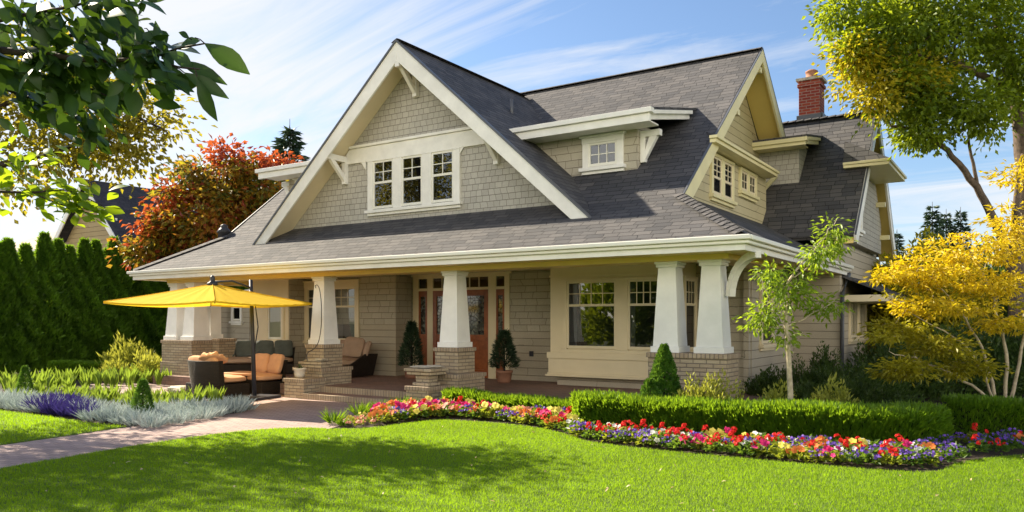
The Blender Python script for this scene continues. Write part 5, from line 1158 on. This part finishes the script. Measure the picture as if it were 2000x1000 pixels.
# clipped hedges
def hedge(name, label, line, width, height, n, L, Wd, mat='box', seed=0, group=None, wav=0.03):
    """a clipped hedge along a ground line: shoots over its top, sides and ends, twiggy core inside"""
    r_ = np.random.default_rng(seed); P = smooth_line(line, 8); C_ = np.array([(p.x, p.y) for p in P]); seg = np.linalg.norm(np.diff(C_, axis=0), axis=1); cum = np.concatenate([[0], np.cumsum(seg)]); T = cum[-1]
    t = thing(name, label, 'hedge', (P[0].x, P[0].y, 0), 0, group)
    s = r_.uniform(0, T, n); X = np.interp(s, cum, C_[:, 0]); Y = np.interp(s, cum, C_[:, 1]); tx = np.gradient(C_[:, 0]); ty = np.gradient(C_[:, 1])
    TX = np.interp(s, cum, tx); TY = np.interp(s, cum, ty); ln = np.hypot(TX, TY); TX /= ln; TY /= ln; NX, NY = -TY, TX
    hh = height * (1 + wav * np.sin(s * 1.9 + 1) + wav * 0.8 * np.sin(s * 4.3)); hw = width / 2 * (1 + 0.06 * np.sin(s * 2.7 + 2))
    per = r_.uniform(0, 1, n) * (2 * height + width); top = per < width; sd = np.where(per < width + height, 1.0, -1.0)
    lat = np.where(top, (per / width * 2 - 1) * hw, sd * hw); z = np.where(top, hh, r_.random(n) ** 0.8 * hh)
    # round the shoulders, pull in at the ends
    sh = np.clip((np.abs(lat) / hw - 0.7) / 0.3, 0, 1) * np.clip((z / hh - 0.75) / 0.25, 0, 1); z = z - sh ** 2 * 0.05; lat = lat * (1 - 0.10 * sh)
    endp = np.minimum(s, T - s); e = np.sqrt(np.clip(1 - (1 - np.clip(endp / (width * 0.5), 0, 1)) ** 2, 0, 1)); lat = lat * e
    dep = np.abs(r_.normal(0, 0.03, n)); X = X + NX * (lat - np.sign(lat) * dep * (~top)); Y = Y + NY * (lat - np.sign(lat) * dep * (~top)); z = z - dep * top - L * 0.6
    tuft = 0.5 + 0.5 * np.sin(s * 31 + 5 * np.sin(lat * 19)) * np.sin(z * 27 + s * 13)
    Q = np.stack([X, Y, np.maximum(z, 0.0)], 1); o = np.where(top, 0.15, 0.75) * np.sign(lat)
    D = np.stack([NX * o, NY * o, np.full(n, 1.0)], 1) + r_.normal(0, 0.30, (n, 3)); Nn = np.stack([NX * np.sign(lat), NY * np.sign(lat), 0.4 + 0 * s], 1) + r_.normal(0, 0.5, (n, 3))
    foliage('foliage', leaves(Q, D, L * r_.uniform(0.6, 1.25, n) * (0.8 + 0.5 * tuft), Wd * r_.uniform(0.7, 1.2, n), Nn, 0.15, np.clip(tuft * 0.6 + r_.normal(0.2, 0.2, n), 0, 1)), M[mat], t).location = -Vector((P[0].x, P[0].y, 0))
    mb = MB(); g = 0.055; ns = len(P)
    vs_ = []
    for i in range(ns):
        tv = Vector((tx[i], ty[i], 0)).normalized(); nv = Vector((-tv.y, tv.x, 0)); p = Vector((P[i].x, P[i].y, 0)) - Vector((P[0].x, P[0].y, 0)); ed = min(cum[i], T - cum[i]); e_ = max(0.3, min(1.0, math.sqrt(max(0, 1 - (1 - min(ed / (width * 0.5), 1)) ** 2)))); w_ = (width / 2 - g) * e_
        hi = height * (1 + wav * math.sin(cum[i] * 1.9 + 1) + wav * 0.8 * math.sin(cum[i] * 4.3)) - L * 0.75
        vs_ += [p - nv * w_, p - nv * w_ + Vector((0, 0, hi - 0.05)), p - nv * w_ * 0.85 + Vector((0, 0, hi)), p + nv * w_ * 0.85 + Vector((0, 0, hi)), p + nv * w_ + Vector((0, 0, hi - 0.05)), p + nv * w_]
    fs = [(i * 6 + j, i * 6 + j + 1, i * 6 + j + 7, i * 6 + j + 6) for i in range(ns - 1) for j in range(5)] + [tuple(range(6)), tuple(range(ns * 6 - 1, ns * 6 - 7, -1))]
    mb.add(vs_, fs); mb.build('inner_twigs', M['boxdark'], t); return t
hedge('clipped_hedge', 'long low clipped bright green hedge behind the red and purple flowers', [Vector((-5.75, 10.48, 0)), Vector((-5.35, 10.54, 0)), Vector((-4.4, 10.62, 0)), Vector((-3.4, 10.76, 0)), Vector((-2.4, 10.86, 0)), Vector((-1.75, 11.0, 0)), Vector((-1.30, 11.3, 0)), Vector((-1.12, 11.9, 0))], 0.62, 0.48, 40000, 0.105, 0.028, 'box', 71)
hedge('clipped_hedge', 'shaded clipped hedge running off the right edge below the maple', [Vector((-1.0, 12.7, 0)), Vector((-0.4, 12.9, 0)), Vector((0.4, 13.2, 0)), Vector((1.6, 13.7, 0))], 0.6, 0.50, 16000, 0.085, 0.022, 'box', 72)
hedge('clipped_hedge', 'low ragged hedge along the porch floor behind the orange flowers', [Vector((-8.75, 11.2, 0)), Vector((-7.8, 11.12, 0)), Vector((-6.8, 11.08, 0)), Vector((-5.9, 11.10, 0))], 0.36, 0.34, 15000, 0.10, 0.024, 'box', 73, wav=0.07)
hedge('clipped_hedge', 'short piece of low hedge at the foot of the green cone by the right pier', [Vector((-6.2, 11.45, 0)), Vector((-5.6, 11.40, 0)), Vector((-5.0, 11.35, 0))], 0.34, 0.36, 7000, 0.085, 0.022, 'box', 74)
hedge('clipped_hedge', 'dark shaded low hedge in front of the tall evergreen screen', [at(95, 21.3), at(170, 21.5), at(255, 21.6)], 0.6, 0.48, 9000, 0.08, 0.025, 'box', 75)
# cones
def topiary(name, label, loc, h, R, n, L, Wd, mat, seed, cap=1.2, power=0.9, pot=None, lump=0.1, out=0.8, up=0.8, group=None):
    t = thing(name, label, 'conifer' if pot else 'shrub', loc, 0, group); z0 = pot or 0.0
    f = foliage('foliage', cone_tree(h, R, n, L, Wd, power, up, out, lump, seed, 0.55, cap), M[mat], t); f.location = (0, 0, z0 + (0.05 if pot else 0))
    mb = MB(); mb.tube([(0, 0, z0 * 0.8), (0, 0, z0 + h * 0.8)], [0.025, 0.008], 6); mb.build('stem', M['darkbark'], t)
    if pot:
        mb = MB(); mb.lathe([(0.12, 0), (0.15, 0.05), (0.17, pot - 0.05), (0.19, pot - 0.045), (0.19, pot), (0.16, pot), (0.155, pot - 0.04)], 0, 0, 18); mb.build('pot', M['terracotta'], t)
    return t
topiary('cone_topiary', 'dense dark green cone shrub standing before the right brick pier', at(1297, 11.85), 1.22, 0.31, 7500, 0.05, 0.034, 'topiary', 81, 1.25, 0.75)
topiary('round_shrub', 'small bright green rounded shrub leaning on the lower left of the cone', at(1270, 11.65), 0.72, 0.18, 1900, 0.05, 0.034, 'topiary', 82, 2.2, 0.6)
topiary('potted_conifer', 'dark potted conifer right of the front door', at(985, 17.35, 0.227), 0.80, 0.26, 2400, 0.12, 0.022, 'conifer', 83, 1.15, 0.8, 0.27, 0.2, 0.9, 0.5)
topiary('potted_conifer', 'dark slim conifer left of the front door in the porch corner', at(804, 18.6, 0.227), 1.00, 0.24, 2600, 0.13, 0.022, 'conifer', 84, 1.15, 0.8, 0.24, 0.15, 0.8, 0.6)
topiary('dwarf_spruce', 'small green cone rising from the silver plants beside the path', at(279, 12.9), 0.62, 0.145, 4200, 0.05, 0.014, 'topiary', 85, 1.5, 0.65)
topiary('dwarf_spruce', 'small pale green cone at the far left of the leafy row', at(49, 16.0), 0.66, 0.16, 2600, 0.055, 0.016, 'topiary', 86, 1.15, 0.8)

# left bed: silver and violet tufts, a row of broad upright leaves
def tuft(n, h, spread, w, seed):
    r_ = np.random.default_rng(seed); an = r_.uniform(0, 6.283, n); q = r_.random(n) ** 0.5 * spread * 0.45; P = np.stack([np.cos(an) * q, np.sin(an) * q, 0 * q], 1)
    D = np.stack([np.cos(an) * r_.uniform(0.2, 1.1, n), np.sin(an) * r_.uniform(0.2, 1.1, n), r_.uniform(0.6, 1.2, n)], 1)
    return leaves(P, D, h * r_.uniform(0.6, 1.15, n), w, r_.normal(0, 0.6, (n, 3)) + np.array([0, 0, 1]), 0.1, None, 0.10)
def upright(n, h, seed):
    r_ = np.random.default_rng(seed); an = r_.uniform(0, 6.283, n); q = r_.random(n) * 0.07; P = np.stack([np.cos(an) * q, np.sin(an) * q, 0 * q], 1)
    D = np.stack([np.cos(an) * 0.24, np.sin(an) * 0.24, np.ones(n)], 1) + r_.normal(0, 0.08, (n, 3)); Nn = np.stack([np.cos(an), np.sin(an), np.full(n, -0.2)], 1)
    return bigleaves(P, D, -Nn, h * r_.uniform(0.55, 1.1, n), h * r_.uniform(0.13, 0.20, n), PROF, 0.25, 0.10)
def family(name, cat, label, group, meshes, pts, s0, s1, mats):
    """one object per plant, sharing a few meshes"""
    for i, q in enumerate(pts):
        o = bpy.data.objects.new(name, meshes[i % len(meshes)]); COL.objects.link(o); o.location = (q[0], q[1], 0); o.rotation_euler = (0, 0, float(RNG.uniform(0, 6.28))); sc_ = float(RNG.uniform(s0, s1)); o.scale = (sc_, sc_, sc_ * float(RNG.uniform(0.85, 1.15)))
        tag(o, label, cat, group)
def protomesh(name, parts, mat, smooth=False):
    V, F, A = parts; me = mesh_np(name, V, F, A, smooth); me.materials.append(M[mat]); return me
sil = [protomesh('silver_tuft', tuft(80, 0.26, 0.30, 0.022, 91 + k), 'silver') for k in range(3)]
vio = [protomesh('violet_tuft', tuft(95, 0.28, 0.26, 0.024, 95 + k), 'violet') for k in range(2)]
ear = [protomesh('broadleaf_plant', upright(13, 0.42, 98 + k), 'ear') for k in range(3)]
strip = [tuple(p)[:2] for p in G((165, 819), (200, 824), (238, 830), (300, 836), (350, 828), (420, 815), (490, 801), (468, 793), (380, 800), (300, 808), (225, 806), (160, 800))]
family('silver_tuft', 'plant', 'silver blue tuft of narrow leaves edging the paved path', 'silver tufts edging the left bed', sil, spaced(strip, 0.235, 90), 0.75, 1.15, None)
strip2 = [tuple(p)[:2] for p in G((-40, 796), (0, 798), (60, 806), (90, 806), (100, 792), (60, 788), (-40, 784))]
family('silver_tuft', 'plant', 'silver green tuft of narrow leaves at the left end of the bed edging', 'silver tufts at the left end of the bed', sil, spaced(strip2, 0.20, 30), 0.9, 1.2, None)
strip3 = [tuple(p)[:2] for p in G((76, 805), (120, 812), (162, 818), (160, 800), (125, 793), (85, 790))]
family('violet_tuft', 'plant', 'violet blue tuft between the silver tufts by the left lawn', 'violet tufts edging the left bed', vio, spaced(strip3, 0.17, 40), 0.8, 1.1, None)
row = [tuple(p)[:2] for p in G((20, 786), (110, 790), (220, 800), (300, 805), (420, 792), (440, 780), (330, 786), (230, 778), (120, 772), (20, 768))]
family('broadleaf_plant', 'plant', 'upright pale green broad-leaved plant in the front row behind the silver tufts', 'broad-leaved plants of the front row', ear, spaced(row, 0.25, 75), 0.62, 0.85, None)
row2 = [tuple(p)[:2] for p in G((5, 768), (120, 764), (230, 758), (330, 752), (335, 744), (230, 746), (120, 750), (5, 758))]
family('broadleaf_plant', 'plant', 'upright pale green broad-leaved plant in the back row before the low dark hedge', 'broad-leaved plants of the back row', ear, spaced(row2, 0.34, 48), 0.9, 1.2, None)
gr = [protomesh('grass_clump', tuft(90, 0.24, 0.14, 0.010, 105 + k), 'box') for k in range(2)]
for i, (px, y, s) in enumerate(((652, 828, 1.1), (668, 832, 0.6), (700, 812, 1.0), (722, 808, 0.95), (742, 806, 0.95), (760, 805, 0.85), (782, 801, 1.1), (798, 798, 1.0), (812, 797, 0.8))):
    p = gp(px, y); family('grass_clump', 'plant', ('spiky green grass clump alone at the corner of the flower bed by the path' if i == 0 else 'low green grass clump at the path edge in front of the right step pedestal'), ('grass clumps by the steps' if i else None), [gr[i % 2]], [(p.x, p.y)], s, s * 1.1, None)
# bedding plants with blossoms
def rosette(n, r, h, seed, L=0.075):
    r_ = np.random.default_rng(seed); an = r_.uniform(0, 6.283, n); q = r_.random(n) ** 0.5 * r; z = h * (1 - (q / r) ** 2 * 0.6) * r_.uniform(0.3, 1.0, n); P = np.stack([np.cos(an) * q * 0.7, np.sin(an) * q * 0.7, z], 1)
    D = np.stack([np.cos(an), np.sin(an), r_.uniform(-0.1, 0.9, n)], 1) + r_.normal(0, 0.3, (n, 3)); return leaves(P, D, L * r_.uniform(0.6, 1.2, n), L * 0.55, None, 0.2, None, 0.15)
def blossoms(n, r, h, size, seed, heads=1):
    """open flowers of five round petals; heads > 1 packs several into one flower head"""
    r_ = np.random.default_rng(seed); out = []
    for i in range(n):
        an = r_.uniform(0, 6.283); q = r * r_.random() ** 0.5; c0 = np.array([math.cos(an) * q, math.sin(an) * q, h * (1 - 0.45 * (q / r) ** 2) * r_.uniform(0.85, 1.15)])
        for k in range(heads):
            off = r_.normal(0, 1, 3); off /= np.linalg.norm(off); off[2] = abs(off[2]); c = c0 + off * size * (0.9 if heads > 1 else 0); nn = unit((np.array([0.35, -0.55, 0.75]) * (0.8 if heads == 1 else 0.4) + r_.normal(0, 0.35, 3) + (off if heads > 1 else 0))[None])[0]
            a = unit(np.cross(nn, [0.3, 0.8, 0.2])[None])[0]; b = np.cross(nn, a); sz = size * (1 if heads == 1 else 0.6) * r_.uniform(0.8, 1.2)
            ang = np.arange(5) * 2 * np.pi / 5 + r_.uniform(0, 1); D = a[None] * np.cos(ang)[:, None] + b[None] * np.sin(ang)[:, None] + nn[None] * 0.25
            out.append(bigleaves(np.repeat(c[None], 5, 0), D, np.repeat(nn[None], 5, 0), sz, sz * 1.05, [0.25, 0.8, 1.0, 0.7, 0.1], 0.05, 0.1, np.clip(r_.normal(0.5, 0.25, 5), 0, 1)))
    return joinnp(out)
rosm = [protomesh('foliage', rosette(64, 0.15, 0.14, 120 + k), 'bedleaf') for k in range(3)] + [protomesh('foliage', rosette(64, 0.15, 0.14, 124 + k), 'beddark') for k in range(2)]
PETW = {'red': 'red', 'orange': 'orange', 'magenta': 'deep pink', 'white': 'white', 'purple': 'purple', 'yellow': 'yellow', 'coral': 'coral'}
blm = {c: [protomesh('blossoms', blossoms(*{'red': (5, 0.13, 0.185, 0.029), 'purple': (24, 0.14, 0.155, 0.017), 'white': (5, 0.13, 0.155, 0.032)}.get(c, (8, 0.13, 0.165, 0.038)), 130 + k + 7 * i, 7 if c == 'red' else 1), 'pet_' + c) for k in range(2)] for i, c in enumerate(PETW)}
bedA = [tuple(p)[:2] for p in G((664, 833), (700, 833), (740, 829), (740, 810), (700, 815))]
bedB = [tuple(p)[:2] for p in G((740, 829), (790, 821), (840, 816), (900, 815), (1000, 825), (1060, 833), (1110, 844), (1128, 850), (1122, 830), (1105, 822), (1000, 817), (900, 808), (850, 803), (800, 807), (740, 812))]
bedC = [tuple(p)[:2] for p in G((1128, 852), (1160, 861), (1250, 872), (1400, 887), (1600, 905), (1740, 916), (1800, 908), (1795, 890), (1600, 881), (1400, 867), (1250, 857), (1140, 846))]
bedD = [tuple(p)[:2] for p in G((1800, 912), (1840, 908), (1900, 890), (2010, 880), (2010, 862), (1900, 862), (1830, 868), (1795, 884))]
def bedding(poly, dmin, most, mix, where, lo_, s=(0.8, 1.1)):
    nm, wt = zip(*mix); wt = np.array(wt) / sum(wt); sd_ = sample_poly(poly, max(6, most // 4)); sc0 = RNG.choice(len(nm), len(sd_), p=wt)
    for i, q in enumerate(spaced(poly, dmin, most)):
        c = nm[sc0[np.argmin(((sd_ - q) ** 2).sum(1))] if RNG.random() < 0.3 else RNG.choice(len(nm), p=wt)]; dark = RNG.random() < (0.75 if c in ('red', 'purple', 'white') else 0.3)
        fo = bpy.data.objects.new('bedding_plant', rosm[(3 + i % 2) if dark else i % 3]); COL.objects.link(fo); fo.location = (q[0], q[1], 0.0); fo.rotation_euler = (0, 0, float(RNG.normal(0, 0.5))); sc_ = float(RNG.uniform(*s)); fo.scale = (sc_, sc_, sc_)
        tag(fo, 'bushy green plant with %s blossoms %s' % (PETW[c], where), 'flower', '%s flowers %s' % (PETW[c], lo_))
        bl = bpy.data.objects.new('blossoms', blm[c][i % 2]); COL.objects.link(bl); bl.parent = fo
bedding(bedA, 0.15, 14, [('coral', 3), ('yellow', 1)], 'in the narrow bed tip beside the path', 'in the bed tip by the path', (0.5, 0.7))
bedding(bedB, 0.15, 120, [('orange', 3.2), ('magenta', 2), ('yellow', 2.2), ('purple', 1.0), ('coral', 2), ('red', 1), ('white', 0.8)], 'in the colourful bed below the low ragged hedge', 'in the bed below the low hedge', (1.05, 1.4))
bedding(bedC, 0.15, 125, [('red', 2.5), ('white', 1.9), ('purple', 2.9), ('magenta', 0.4), ('yellow', 0.7), ('orange', 0.6)], 'between the lawn and the long clipped hedge', 'along the long hedge', (0.9, 1.2))
bedding(bedD, 0.27, 22, [('red', 2), ('purple', 1.6), ('orange', 0.5)], 'in the shaded bed at the right edge', 'in the shaded right bed', (0.8, 1.1))
# trees across the garden, behind the camera: seen only as reflections in the front windows
for i, (x, y, h, rx) in enumerate(((-2, -13, 6.0, 2.8), (-7.5, -15, 7.0, 3.2), (4.5, -12, 5.5, 2.6), (-13.5, -16, 6.5, 3.0), (-20, -14, 6.0, 3.0), (10, -13, 6.5, 3.0))):
    shrub('garden_tree', 'leafy green tree across the garden, reflected in the porch windows', (x, y, 0), (rx, rx, h * 0.88), 5000, 0.42, 0.22, 'bigtree', 200 + i, 'tree', 'trees across the garden')
